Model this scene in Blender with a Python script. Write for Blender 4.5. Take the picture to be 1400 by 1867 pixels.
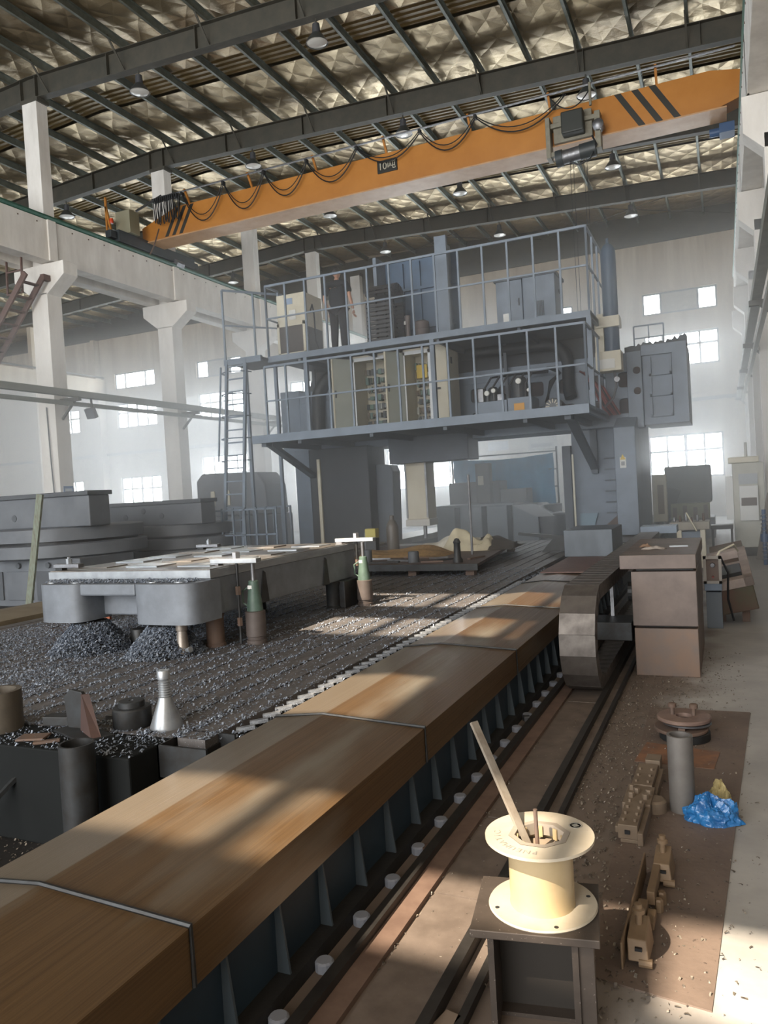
import bpy, bmesh, math, random
from mathutils import Matrix, Vector
random.seed(7)
scene = bpy.context.scene
for o in list(bpy.data.objects):
    bpy.data.objects.remove(o, do_unlink=True)
C = scene.collection

# ---------------------------------------------------------------- camera, sky, sun, window light, exposure
cam_data = bpy.data.cameras.new('camera')
cam = bpy.data.objects.new('camera', cam_data); C.objects.link(cam)
cam_data.sensor_fit = 'HORIZONTAL'; cam_data.sensor_width = 36.0; cam_data.lens = 36.0
cam_data.clip_start = 0.05; cam_data.clip_end = 300
cam.matrix_world = Matrix(((0.91223586, 0.04244192, 0.40746093, 0.0),
                           (0.40557584, 0.04662166, -0.91287166, 0.0),
                           (-0.05774053, 0.99801057, 0.02531653, 1.70),
                           (0, 0, 0, 1)))
scene.camera = cam

vs = scene.view_settings
vs.view_transform = 'Standard'; vs.look = 'None'; vs.gamma = 1.0; vs.use_curve_mapping = False
vs.exposure = 0.5

world = bpy.data.worlds.new('sky'); scene.world = world; world.use_nodes = True
wn = world.node_tree.nodes; wl = world.node_tree.links
bg = wn['Background']
bg.inputs['Color'].default_value = (0.80, 0.90, 1.0, 1); bg.inputs['Strength'].default_value = 2.2

SUN_DIR = Vector((0.30, 0.85, -1.0)).normalized()
sd = bpy.data.lights.new('sun', 'SUN'); sd.energy = 11.0; sd.angle = math.radians(0.4); sd.color = (1.0, 0.86, 0.68)
sun = bpy.data.objects.new('sun', sd); C.objects.link(sun)
sun.rotation_euler = SUN_DIR.to_track_quat('-Z', 'Y').to_euler(); sun.location = (0, -10, 30)

REAR = 33.0
# windows of the rear wall: x0, x1, z0, z1
WINDOWS = []
for k in range(7):
    x0 = -2.78 - 5.55 * k
    WINDOWS.append((x0, x0 + 2.78, 8.2, 9.08, 'top'))
    WINDOWS.append((x0, x0 + 2.78, 6.05, 7.4, 'mid'))
    if k == 2: WINDOWS.append((-14.45, -10.35, 1.77, 3.66, 'low'))
    elif k == 4: WINDOWS.append((x0, x0 + 2.85, 1.6, 4.13, 'low'))
    elif k != 1: WINDOWS.append((x0, x0 + 2.78, 1.6, 3.35, 'low'))
for i, (x0, x1, z0, z1, kind) in enumerate(WINDOWS):
    ad = bpy.data.lights.new('window_daylight', 'AREA'); ad.shape = 'RECTANGLE'
    ad.size = x1 - x0 + 0.3; ad.size_y = z1 - z0 + 0.3
    ad.energy = 110.0 * (x1 - x0) * (z1 - z0); ad.color = (0.93, 0.97, 1.0)
    ao = bpy.data.objects.new('window_daylight', ad); C.objects.link(ao); ao.visible_camera = True
    ao.location = ((x0 + x1) / 2, REAR + 0.45, (z0 + z1) / 2); ao.rotation_euler = (math.radians(-90), 0, 0)
ad = bpy.data.lights.new('front_fill_lamp', 'AREA'); ad.shape = 'RECTANGLE'; ad.size = 14; ad.size_y = 8  # unseen lamp added behind the camera as front fill for hall and gantry
ad.energy = 2300; ad.color = (1.0, 0.96, 0.90)
ao = bpy.data.objects.new('front_fill_lamp', ad); C.objects.link(ao)
ao.location = (-6.5, -12.2, 5.0); ao.rotation_euler = (math.radians(90), 0, 0)

# ---------------------------------------------------------------- helpers
def lin(h):
    h = h.lstrip('#'); v = [int(h[i:i + 2], 16) / 255 for i in (0, 2, 4)]
    return tuple((c / 12.92 if c <= 0.04045 else ((c + 0.055) / 1.055) ** 2.4) for c in v) + (1.0,)

MATS = {}
def mat(name, c1, c2=None, rough=0.7, metal=0.0, scale=6.0, stretch=(1, 1, 1), bump=0.0, bscale=None, rough2=None,
        detail=6.0, lo=0.35, hi=0.65, spec=0.5, dist=0.02, speck=None, speck_scale=180.0, speck_lo=0.62, coat=0.0):
    if name in MATS: return MATS[name]
    m = bpy.data.materials.new(name); m.use_nodes = True; MATS[name] = m
    n = m.node_tree.nodes; l = m.node_tree.links; b = n['Principled BSDF']
    b.inputs['Roughness'].default_value = rough; b.inputs['Metallic'].default_value = metal
    b.inputs['Specular IOR Level'].default_value = spec
    if coat: b.inputs['Coat Weight'].default_value = coat
    b.inputs['Base Color'].default_value = lin(c1)
    if c2 or bump or rough2 is not None or speck:
        tc = n.new('ShaderNodeTexCoord'); mp = n.new('ShaderNodeMapping'); mp.inputs['Scale'].default_value = stretch
        l.new(tc.outputs['Object'], mp.inputs['Vector'])
        nz = n.new('ShaderNodeTexNoise'); nz.inputs['Scale'].default_value = scale; nz.inputs['Detail'].default_value = detail
        nz.inputs['Roughness'].default_value = 0.62
        l.new(mp.outputs['Vector'], nz.inputs['Vector'])
        mr = n.new('ShaderNodeMapRange'); mr.inputs['From Min'].default_value = lo; mr.inputs['From Max'].default_value = hi
        l.new(nz.outputs['Fac'], mr.inputs['Value'])
        out = None
        if c2:
            mx = n.new('ShaderNodeMix'); mx.data_type = 'RGBA'
            mx.inputs[6].default_value = lin(c1); mx.inputs[7].default_value = lin(c2)
            l.new(mr.outputs['Result'], mx.inputs[0]); out = mx.outputs[2]
        if speck:
            n2 = n.new('ShaderNodeTexNoise'); n2.inputs['Scale'].default_value = speck_scale; n2.inputs['Detail'].default_value = 2
            l.new(tc.outputs['Object'], n2.inputs['Vector'])
            m2 = n.new('ShaderNodeMapRange'); m2.inputs['From Min'].default_value = speck_lo; m2.inputs['From Max'].default_value = speck_lo + 0.06
            l.new(n2.outputs['Fac'], m2.inputs['Value'])
            x2 = n.new('ShaderNodeMix'); x2.data_type = 'RGBA'; x2.inputs[7].default_value = lin(speck)
            if out: l.new(out, x2.inputs[6])
            else: x2.inputs[6].default_value = lin(c1)
            l.new(m2.outputs['Result'], x2.inputs[0]); out = x2.outputs[2]
        if out: l.new(out, b.inputs['Base Color'])
        if rough2 is not None:
            r = n.new('ShaderNodeMapRange'); r.inputs['To Min'].default_value = rough; r.inputs['To Max'].default_value = rough2
            l.new(mr.outputs['Result'], r.inputs['Value']); l.new(r.outputs['Result'], b.inputs['Roughness'])
        if bump:
            bp = n.new('ShaderNodeBump'); bp.inputs['Strength'].default_value = bump; bp.inputs['Distance'].default_value = dist
            if bscale:
                n3 = n.new('ShaderNodeTexNoise'); n3.inputs['Scale'].default_value = bscale; n3.inputs['Detail'].default_value = 4
                l.new(mp.outputs['Vector'], n3.inputs['Vector']); l.new(n3.outputs['Fac'], bp.inputs['Height'])
            else: l.new(nz.outputs['Fac'], bp.inputs['Height'])
            l.new(bp.outputs['Normal'], b.inputs['Normal'])
    return m

class MB:
    """collects world-space geometry; build() links it as ONE mesh object"""
    def __init__(s): s.v = []; s.f = []
    def add(s, vs_, fs):
        o = len(s.v); s.v += [tuple(p) for p in vs_]; s.f += [tuple(i + o for i in f) for f in fs]; return s
    def box(s, x0, x1, y0, y1, z0, z1):
        return s.add([(x0, y0, z0), (x1, y0, z0), (x1, y1, z0), (x0, y1, z0), (x0, y0, z1), (x1, y0, z1), (x1, y1, z1), (x0, y1, z1)],
                     [(0, 3, 2, 1), (4, 5, 6, 7), (0, 1, 5, 4), (1, 2, 6, 5), (2, 3, 7, 6), (3, 0, 4, 7)])
    def obox(s, c, size, rz=0.0, rx=0.0, ry=0.0):
        m = Matrix.Translation(c) @ Matrix.Rotation(rz, 4, 'Z') @ Matrix.Rotation(ry, 4, 'Y') @ Matrix.Rotation(rx, 4, 'X')
        a, b, h = (d / 2 for d in size)
        p = [m @ Vector(q) for q in ((-a, -b, -h), (a, -b, -h), (a, b, -h), (-a, b, -h), (-a, -b, h), (a, -b, h), (a, b, h), (-a, b, h))]
        return s.add(p, [(0, 3, 2, 1), (4, 5, 6, 7), (0, 1, 5, 4), (1, 2, 6, 5), (2, 3, 7, 6), (3, 0, 4, 7)])
    def bar(s, a, b, w, h=None):
        """square bar from a to b"""
        h = h or w; a = Vector(a); b = Vector(b); d = (b - a).normalized()
        up = Vector((0, 0, 1)) if abs(d.z) < 0.95 else Vector((0, 1, 0))
        x = d.cross(up).normalized(); y = x.cross(d)
        q = [(-w / 2, -h / 2), (w / 2, -h / 2), (w / 2, h / 2), (-w / 2, h / 2)]
        p = [a + x * i + y * j for i, j in q] + [b + x * i + y * j for i, j in q]
        return s.add(p, [(0, 1, 2, 3), (7, 6, 5, 4), (0, 4, 5, 1), (1, 5, 6, 2), (2, 6, 7, 3), (3, 7, 4, 0)])
    def tube(s, path, r, seg=8, cap=True):
        path = [Vector(p) for p in path]; rs = r if isinstance(r, (list, tuple)) else [r] * len(path)
        n = len(path); o = len(s.v); prev = None
        for i, p in enumerate(path):
            d = (path[min(i + 1, n - 1)] - path[max(i - 1, 0)]).normalized()
            if prev is None:
                up = Vector((0, 0, 1)) if abs(d.z) < 0.9 else Vector((1, 0, 0)); x = d.cross(up).normalized()
            else: x = (prev - d * prev.dot(d)).normalized()
            prev = x; y = d.cross(x)
            for k in range(seg):
                a = 2 * math.pi * k / seg; s.v.append(tuple(p + (x * math.cos(a) + y * math.sin(a)) * rs[i]))
        for i in range(n - 1):
            for k in range(seg):
                k2 = (k + 1) % seg
                s.f.append((o + i * seg + k, o + i * seg + k2, o + (i + 1) * seg + k2, o + (i + 1) * seg + k))
        if cap:
            s.f.append(tuple(o + k for k in reversed(range(seg)))); s.f.append(tuple(o + (n - 1) * seg + k for k in range(seg)))
        return s
    def cyl(s, a, b, r, seg=20, r2=None): return s.tube([a, b], [r, r if r2 is None else r2], seg)
    def lathe(s, c, prof, seg=28, axis='Z', tilt=None):
        """profile of (radius, height) turned about the axis through c"""
        o = len(s.v); n = len(prof); c = Vector(c)
        for r, h in prof:
            for k in range(seg):
                a = 2 * math.pi * k / seg; p = Vector((r * math.cos(a), r * math.sin(a), h))
                if axis == 'Y': p = Vector((p.x, p.z, p.y))
                if axis == 'X': p = Vector((p.z, p.x, p.y))
                if tilt: p = tilt @ p
                s.v.append(tuple(c + p))
        for i in range(n - 1):
            for k in range(seg):
                k2 = (k + 1) % seg; s.f.append((o + i * seg + k, o + i * seg + k2, o + (i + 1) * seg + k2, o + (i + 1) * seg + k))
        if prof[0][0] > 1e-6: s.f.append(tuple(o + k for k in reversed(range(seg))))
        if prof[-1][0] > 1e-6: s.f.append(tuple(o + (n - 1) * seg + k for k in range(seg)))
        return s
    def prism(s, poly, axis, a, b):
        """polygon (2D) pushed along axis from a to b; X: (y,z)  Y: (x,z)  Z: (x,y)"""
        def P(u, v, t): return {'X': (t, u, v), 'Y': (u, t, v), 'Z': (u, v, t)}[axis]
        n = len(poly)
        vs_ = [P(u, v, a) for u, v in poly] + [P(u, v, b) for u, v in poly]
        fs = [tuple(reversed(range(n))), tuple(range(n, 2 * n))] + [(i, (i + 1) % n, (i + 1) % n + n, i + n) for i in range(n)]
        return s.add(vs_, fs)
    def sheet_hole(s, x0, x1, z0, z1, y, cx, cz, w, h, depth, rr=0.4, seg=20):
        """vertical plate cell facing -Y with a rounded hole whose walls run back by depth"""
        inner = []; outer = []
        for k in range(seg):
            a = 2 * math.pi * (k + 0.5) / seg; e = 2.0 / 5.0
            ca, sa = math.cos(a), math.sin(a)
            px = math.copysign(abs(ca) ** e, ca) * w / 2; pz = math.copysign(abs(sa) ** e, sa) * h / 2
            inner.append((cx + px, cz + pz))
            t = min(((x1 - cx) / px if px > 0 else (x0 - cx) / px) if abs(px) > 1e-6 else 1e9,
                    ((z1 - cz) / pz if pz > 0 else (z0 - cz) / pz) if abs(pz) > 1e-6 else 1e9)
            outer.append((cx + px * t, cz + pz * t))
        o = len(s.v)
        s.v += [(x, y, z) for x, z in outer] + [(x, y, z) for x, z in inner] + [(x, y + depth, z) for x, z in inner]
        for cxx, czz in ((x0, z0), (x1, z0), (x1, z1), (x0, z1)): s.v.append((cxx, y, czz))
        for k in range(seg):
            k2 = (k + 1) % seg
            s.f.append((o + k, o + k2, o + seg + k2, o + seg + k)); s.f.append((o + seg + k, o + seg + k2, o + 2 * seg + k2, o + 2 * seg + k))
            p, q = outer[k], outer[k2]
            for ci, (cxx, czz) in enumerate(((x0, z0), (x1, z0), (x1, z1), (x0, z1))):
                onx = lambda u: abs(u[0] - cxx) < 1e-5
                onz = lambda u: abs(u[1] - czz) < 1e-5
                if (onx(p) and onz(q) or onz(p) and onx(q)) and not (onx(p) and onx(q)) and not (onz(p) and onz(q)):
                    s.f.append((o + k, o + 3 * seg + ci, o + k2))
        return s
    def build(s, name, m, parent=None, smooth=False, bevel=0.0, angle=35, local=False):
        me = bpy.data.meshes.new(name)
        org = Vector((0, 0, 0)); p = parent
        while p is not None: org += p.location; p = p.parent
        base = org if parent is not None and not local else Vector((0, 0, 0))
        me.from_pydata([tuple(Vector(v) - base) for v in s.v], [], s.f)
        bm = bmesh.new(); bm.from_mesh(me); bmesh.ops.recalc_face_normals(bm, faces=bm.faces); bm.to_mesh(me); bm.free()
        if isinstance(m, (list, tuple)):
            for q in m: me.materials.append(q)
        else: me.materials.append(m)
        if smooth:
            for f in me.polygons: f.use_smooth = True
            try: me.set_sharp_from_angle(angle=math.radians(angle))
            except Exception: pass
        ob = bpy.data.objects.new(name, me); C.objects.link(ob)
        if parent is not None: ob.parent = parent
        if bevel:
            bv = ob.modifiers.new('bevel', 'BEVEL'); bv.width = bevel; bv.segments = 2; bv.limit_method = 'ANGLE'; bv.angle_limit = math.radians(40)
        return ob

def tag(o, label, cat=None, group=None, kind=None):
    o['label'] = label
    if cat: o['category'] = cat
    if group: o['group'] = group
    if kind: o['kind'] = kind
    return o
def thing(name, label, cat, loc=(0, 0, 0), group=None, kind=None):
    o = bpy.data.objects.new(name, None); C.objects.link(o); o.location = loc; o.empty_display_size = 0.1
    return tag(o, label, cat, group, kind)
def piece(src, parent, loc):
    """linked copy of a part at an offset"""
    o = src.copy(); C.objects.link(o); o.parent = parent; o.location = loc; return o
def copy_tree(o, parent=None):
    c = o.copy(); C.objects.link(c); c.parent = parent
    for ch in list(o.children): copy_tree(ch, c)
    return c
# ================================================================ MATERIALS
m_concrete = mat('floor_concrete', '#aca8a3', '#908c87', rough=0.75, scale=1.6, bump=0.15, bscale=40, dist=0.004, speck='#4a4440', speck_scale=60, speck_lo=0.70, rough2=0.5)
m_plaster = mat('wall_plaster', '#cfc2ae', '#a39079', rough=0.9, scale=0.8, stretch=(2.6, 2.6, 0.22), lo=0.36, hi=0.78, bump=0.08, bscale=15)
m_white = mat('whitewashed_concrete', '#efebe5', '#dcd7d0', rough=0.85, scale=2.5, stretch=(1, 1, 0.3), bump=0.1, bscale=20, dist=0.006)
m_foil_c = None
m_rafter = mat('rafter_paint', '#43423b', '#4f4b42', rough=0.7, scale=3)
m_purlin = mat('purlin_galvanised', '#7b8078', '#666a62', rough=0.55, metal=0.2, scale=4)
m_frame = mat('window_frame_steel', '#6f7478', rough=0.6)
m_greenrail = mat('green_rail_paint', '#2f5b4c', '#3d6a5a', rough=0.5, scale=8)
m_bluegrey = mat('machine_bluegrey_paint', '#7d8a9a', '#6c7886', rough=0.48, scale=3, bump=0.04, bscale=30)
m_steel = mat('bare_steel', '#8e8f92', '#77777a', rough=0.38, metal=0.85, scale=14, rough2=0.55)
m_rust = mat('rusty_steel', '#63544c', '#6e584a', rough=0.75, metal=0.25, scale=9, bump=0.15, bscale=60, dist=0.003)
m_dark = mat('dark_oily_steel', '#36383a', '#2a2826', rough=0.5, metal=0.4, scale=10, bump=0.1, bscale=50, dist=0.003)
m_black = mat('black_rubber', '#17181a', rough=0.55)
m_orange = mat('crane_orange', '#bf7f36', '#b0712b', rough=0.45, scale=1.5, lo=0.3, hi=0.7)
m_cream = mat('cream_enamel', '#d8d2bf', '#c8c0aa', rough=0.45, scale=3)

def foil_material():
    m = bpy.data.materials.new('insulation_foil'); m.use_nodes = True
    n = m.node_tree.nodes; l = m.node_tree.links; b = n['Principled BSDF']
    tc = n.new('ShaderNodeTexCoord')
    # quilted diamond: two crossing waves plus crinkle noise
    hts = []
    for ang in (38, -38):
        mp = n.new('ShaderNodeMapping'); mp.inputs['Rotation'].default_value = (0, 0, math.radians(ang))
        l.new(tc.outputs['Object'], mp.inputs['Vector'])
        w = n.new('ShaderNodeTexWave'); w.wave_type = 'BANDS'; w.inputs['Scale'].default_value = 0.62
        w.inputs['Distortion'].default_value = 2.2; w.inputs['Detail'].default_value = 2; w.inputs['Detail Scale'].default_value = 0.8
        l.new(mp.outputs['Vector'], w.inputs['Vector']); hts.append(w.outputs['Fac'])
    mi = n.new('ShaderNodeMath'); mi.operation = 'MINIMUM'; l.new(hts[0], mi.inputs[0]); l.new(hts[1], mi.inputs[1])
    pw = n.new('ShaderNodeMath'); pw.operation = 'POWER'; pw.inputs[1].default_value = 0.5; l.new(mi.outputs[0], pw.inputs[0])
    nz = n.new('ShaderNodeTexNoise'); nz.inputs['Scale'].default_value = 3.0; nz.inputs['Detail'].default_value = 5; nz.inputs['Roughness'].default_value = 0.6
    l.new(tc.outputs['Object'], nz.inputs['Vector'])
    ad = n.new('ShaderNodeMath'); ad.operation = 'MULTIPLY_ADD'; ad.inputs[1].default_value = 0.9; l.new(nz.outputs['Fac'], ad.inputs[0]); l.new(pw.outputs[0], ad.inputs[2])
    bp = n.new('ShaderNodeBump'); bp.inputs['Strength'].default_value = 1.0; bp.inputs['Distance'].default_value = 0.03
    l.new(ad.outputs[0], bp.inputs['Height']); l.new(bp.outputs['Normal'], b.inputs['Normal'])
    n2 = n.new('ShaderNodeTexNoise'); n2.inputs['Scale'].default_value = 0.5; n2.inputs['Detail'].default_value = 6
    l.new(tc.outputs['Object'], n2.inputs['Vector'])
    cr = n.new('ShaderNodeMapRange'); cr.inputs['From Min'].default_value = 0.35; cr.inputs['From Max'].default_value = 0.7; l.new(n2.outputs['Fac'], cr.inputs['Value'])
    mx = n.new('ShaderNodeMix'); mx.data_type = 'RGBA'; mx.inputs[6].default_value = lin('#bba98a'); mx.inputs[7].default_value = lin('#82725a')
    l.new(cr.outputs['Result'], mx.inputs[0]); l.new(mx.outputs[2], b.inputs['Base Color'])
    b.inputs['Metallic'].default_value = 0.75; b.inputs['Roughness'].default_value = 0.42
    return m
m_foil = foil_material()

def skylight_material():
    m = bpy.data.materials.new('skylight_sheet'); m.use_nodes = True
    n = m.node_tree.nodes; l = m.node_tree.links; b = n['Principled BSDF']; out = n['Material Output']
    tc = n.new('ShaderNodeTexCoord'); nz = n.new('ShaderNodeTexNoise'); nz.inputs['Scale'].default_value = 1.2; nz.inputs['Detail'].default_value = 5
    l.new(tc.outputs['Object'], nz.inputs['Vector'])
    mx = n.new('ShaderNodeMix'); mx.data_type = 'RGBA'; mx.inputs[6].default_value = lin('#a08a5a'); mx.inputs[7].default_value = lin('#7c6a48')
    l.new(nz.outputs['Fac'], mx.inputs[0]); l.new(mx.outputs[2], b.inputs['Base Color']); b.inputs['Roughness'].default_value = 0.5
    tl = n.new('ShaderNodeBsdfTranslucent'); tl.inputs['Color'].default_value = lin('#b59a62')
    m1 = n.new('ShaderNodeMixShader'); m1.inputs[0].default_value = 0.10; l.new(b.outputs[0], m1.inputs[1]); l.new(tl.outputs[0], m1.inputs[2])
    l.new(m1.outputs[0], out.inputs['Surface'])
    return m
m_skylight = skylight_material()

def glass_material():
    m = bpy.data.materials.new('window_glass'); m.use_nodes = True
    n = m.node_tree.nodes; l = m.node_tree.links; out = n['Material Output']; n.remove(n['Principled BSDF'])
    t = n.new('ShaderNodeBsdfTransparent'); t.inputs['Color'].default_value = (0.96, 0.98, 0.99, 1)
    g = n.new('ShaderNodeBsdfGlossy'); g.inputs['Roughness'].default_value = 0.05
    mx = n.new('ShaderNodeMixShader'); mx.inputs[0].default_value = 0.06
    l.new(t.outputs[0], mx.inputs[1]); l.new(g.outputs[0], mx.inputs[2]); l.new(mx.outputs[0], out.inputs['Surface'])
    return m
m_glass = glass_material()

# ================================================================ FLOOR AND WALLS
def floor_material():
    m = m_concrete.copy(); m.name = 'dusty_shaded_floor'; n = m.node_tree.nodes; l = m.node_tree.links; b = n['Principled BSDF']
    src_ = b.inputs['Base Color'].links[0].from_socket
    tc = n.new('ShaderNodeTexCoord'); sx_ = n.new('ShaderNodeSeparateXYZ'); l.new(tc.outputs['Object'], sx_.inputs[0])
    nz = n.new('ShaderNodeTexNoise'); nz.inputs['Scale'].default_value = 2.2; nz.inputs['Detail'].default_value = 7; l.new(tc.outputs['Object'], nz.inputs['Vector'])
    ad_ = n.new('ShaderNodeMath'); ad_.operation = 'MULTIPLY_ADD'; ad_.inputs[1].default_value = .9; l.new(nz.outputs['Fac'], ad_.inputs[0]); l.new(sx_.outputs['X'], ad_.inputs[2])
    def step(v0, v1, col, prev):
        r = n.new('ShaderNodeMapRange'); r.inputs['From Min'].default_value = v0; r.inputs['From Max'].default_value = v1; l.new(ad_.outputs[0], r.inputs['Value'])
        x = n.new('ShaderNodeMix'); x.data_type = 'RGBA'; x.inputs[7].default_value = lin(col); l.new(prev, x.inputs[6]); l.new(r.outputs['Result'], x.inputs[0]); return x.outputs[2]
    o = step(.30, -.05, '#6b5e54', src_)          # brown dust worn in along the cable tray
    o = step(-1.75, -2.0, '#211e1c', o)           # near-black shade round the table end, painted into the floor colour
    l.new(o, b.inputs['Base Color']); return m
fl = MB(); fl.box(-41, 3.0, -14, REAR + 0.2, -0.2, 0.0)
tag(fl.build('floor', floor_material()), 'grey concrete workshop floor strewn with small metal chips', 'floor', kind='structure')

def wall_with_holes(name, xs_holes, x0, x1, z0, z1, y0, y1, m, label):
    xs = sorted({x0, x1} | {h[0] for h in xs_holes} | {h[1] for h in xs_holes}); zs = sorted({z0, z1} | {h[2] for h in xs_holes} | {h[3] for h in xs_holes})
    b = MB()
    for i in range(len(xs) - 1):
        for j in range(len(zs) - 1):
            cx, cz = (xs[i] + xs[i + 1]) / 2, (zs[j] + zs[j + 1]) / 2
            if any(h[0] < cx < h[1] and h[2] < cz < h[3] for h in xs_holes): continue
            b.box(xs[i], xs[i + 1], y0, y1, zs[j], zs[j + 1])
    return tag(b.build(name, m), label, 'wall', kind='structure')
holes = []
for (x0, x1, z0, z1, k) in WINDOWS: holes.append((x0, x1, z0, z1))
wr = wall_with_holes('wall_rear', holes, -41, 3.0, 0, 13.0, REAR, REAR + 0.24, m_plaster, 'tall plastered rear wall with water stains and rows of windows')
lg = MB(); lg.box(-41, 1.4, REAR - 0.14, REAR, 4.6, 4.74)
tag(lg.build('trim_1', mat('ledge_grey', '#8b8a84', rough=0.8)), 'thin grey steel ledge running along the rear wall below the middle windows', 'ledge', kind='structure')
b = MB(); b.box(-41.2, -41, -14, REAR + 0.2, 0, 13); tag(b.build('wall_left', m_plaster), 'far side wall of the neighbouring bay', 'wall', kind='structure')
b = MB(); b.box(2.1, 2.3, -14, REAR + 0.2, 0, 13)
wrt = tag(b.build('wall_right', m_plaster), 'pale side wall behind the white pillars beside the camera', 'wall', kind='structure')
b = MB(); b.box(2.06, 2.1, -14, REAR, 0, 1.5); b.build('wainscot', mat('wainscot_blue', '#5b6a7a', rough=0.7), wrt)

NUM = ['first', 'second', 'third', 'fourth', 'fifth', 'sixth', 'seventh']
ROWN = {'top': 'small upper', 'mid': 'middle row', 'low': 'ground-level'}
for i, (x0, x1, z0, z1, kind) in enumerate(WINDOWS):
    col = min(6, int(round((-2.78 - x0) / 5.55)))
    w = thing('window_%d' % (i + 1), '%s window of the rear wall, %s from the right-hand corner' % (ROWN[kind], NUM[col]), 'window', ((x0 + x1) / 2, REAR + 0.1, z0), kind='structure')
    f = MB(); t = 0.07
    f.box(x0, x1, REAR + .06, REAR + .14, z0, z0 + t).box(x0, x1, REAR + .06, REAR + .14, z1 - t, z1).box(x0, x0 + t, REAR + .06, REAR + .14, z0, z1).box(x1 - t, x1, REAR + .06, REAR + .14, z0, z1)
    f.build('frame', m_frame, w)
    nx = 4 if x1 - x0 > 2 else 3
    xsn = [x0 + (x1 - x0) * j / nx for j in range(nx + 1)]
    zsn = [z0, z1] if kind == 'top' else [z0, z0 + (z1 - z0) * 0.62, z1]
    for xx in xsn[1:-1]:
        if kind == 'top' and abs(xx - (x0 + x1) / 2) < 0.1: continue
        ww = 0.075 if abs(xx - (x0 + x1) / 2) > 0.1 else 0.12
        MB().box(xx - ww / 2, xx + ww / 2, REAR + .07, REAR + .13, z0 + t, z1 - t).build('mullion', m_frame, w)
    for zz in zsn[1:-1]:
        MB().box(x0 + t, x1 - t, REAR + .075, REAR + .125, zz - .045, zz + .045).build('transom', m_frame, w)
    blocked = kind == 'top' and col != 5
    for a in range(nx):
        for c in range(len(zsn) - 1):
            if blocked and a in (1, 2):
                MB().box(xsn[a], xsn[a + 1], REAR + .085, REAR + .12, zsn[c], zsn[c + 1]).build('blanking_board', mat('blanking_board', '#b5b0a6', '#a39d92', rough=0.9, scale=5), w)
            else:
                MB().box(xsn[a] + .02, xsn[a + 1] - .02, REAR + .095, REAR + .103, zsn[c] + .02, zsn[c + 1] - .02).build('pane', m_glass, w)

# ================================================================ ROOF
RX = -15.4                                       # ridge line over the middle pillars
def zb(x): return 11.95 - 0.046 * abs(x - RX)     # underside of rafters
RAF = [9.7, 14.4, 19.1, 23.8, 28.5]
RD, PD = 0.55, 0.20
roof_y0, roof_y1 = -12.5, REAR + 0.2
XL, XR = -41.0, 3.0
# strips of translucent sheet: seen ones in the bays ahead; clear slots over the near bays let the sun in
strips = [(16.0, 16.85), (20.75, 21.55), (25.5, 26.3), (30.1, 30.8), (11.2, 12.0)]
# (y0, y1, x0, x1)
slots = [(-7.98, -7.30, -6.15, -2.9), (-6.5, -5.5, -5.98, -5.24), (-4.3, -3.4, -8.1, -5.1), (-2.8, -1.75, -8.1, -5.05)]
ys = sorted({roof_y0, roof_y1} | {v for s_ in strips + slots for v in s_[:2]})
ce = MB()
def spans(xa, xb, cy):
    for s_ in slots:
        if s_[0] < cy < s_[1] and xa <= s_[2] and s_[3] <= xb: return [(xa, s_[2]), (s_[3], xb)]
    return [(xa, xb)]
def roofz(x): return zb(x) + RD + PD + 0.005
for side in (0, 1):
    xa, xb = (XL, RX) if side == 0 else (RX, XR)
    for j in range(len(ys) - 1):
        cy = (ys[j] + ys[j + 1]) / 2
        instrip = any(s_[0] < cy < s_[1] for s_ in strips)
        if instrip: continue
        # sheet sags a little between rafters
        nseg = max(1, int((ys[j + 1] - ys[j]) / 0.4))
        for a in range(nseg):
            y0 = ys[j] + (ys[j + 1] - ys[j]) * a / nseg; y1 = ys[j] + (ys[j + 1] - ys[j]) * (a + 1) / nseg
            def sag(y):
                u = ((y - 14.4) / 4.7) % 1.0
                return 0.10 * (abs(2 * u - 1) ** 2.2)
            s0, s1 = sag(y0), sag(y1)
            for (xp, xq) in spans(xa, xb, cy):
                o = len(ce.v)
                ce.v += [(xp, y0, roofz(xp) + s0), (xq, y0, roofz(xq) + s0), (xq, y1, roofz(xq) + s1), (xp, y1, roofz(xp) + s1)]
                ce.f.append((o, o + 1, o + 2, o + 3))
ceil = tag(ce.build('ceiling', m_foil), 'pitched roof lined with crinkled silver foil insulation', 'roof', kind='structure')
# outer weather skin above the lining (keeps daylight out except at the slots)
sk = MB()
for side in (0, 1):
    xa, xb = (XL, RX) if side == 0 else (RX, XR)
    for j in range(len(ys) - 1):
        cy = (ys[j] + ys[j + 1]) / 2
        h = 0.16
        for (xp, xq) in spans(xa, xb, cy):
            o = len(sk.v)
            sk.v += [(xp, ys[j], roofz(xp) + h), (xq, ys[j], roofz(xq) + h), (xq, ys[j + 1], roofz(xq) + h), (xp, ys[j + 1], roofz(xp) + h)]; sk.f.append((o, o + 1, o + 2, o + 3))
sk.build('roof_skin', mat('roof_sheet_metal', '#8d8878', rough=0.6), ceil)
# corrugated, dirty translucent strips
for (y0, y1) in strips:
    s_ = MB(); n_ = 18
    for side in (0, 1):
        xa, xb = (XL, RX) if side == 0 else (RX, XR); o = len(s_.v)
        for a in range(n_ + 1):
            y = y0 + (y1 - y0) * a / n_; dz = 0.03 * (1 if (a // 2) % 2 else 0) + 0.05
            s_.v += [(xa, y, roofz(xa) + dz), (xb, y, roofz(xb) + dz)]
        for a in range(n_): s_.f.append((o + 2 * a, o + 2 * a + 1, o + 2 * a + 3, o + 2 * a + 2))
    s_.build('skylight_strip', m_skylight, ceil)
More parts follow.
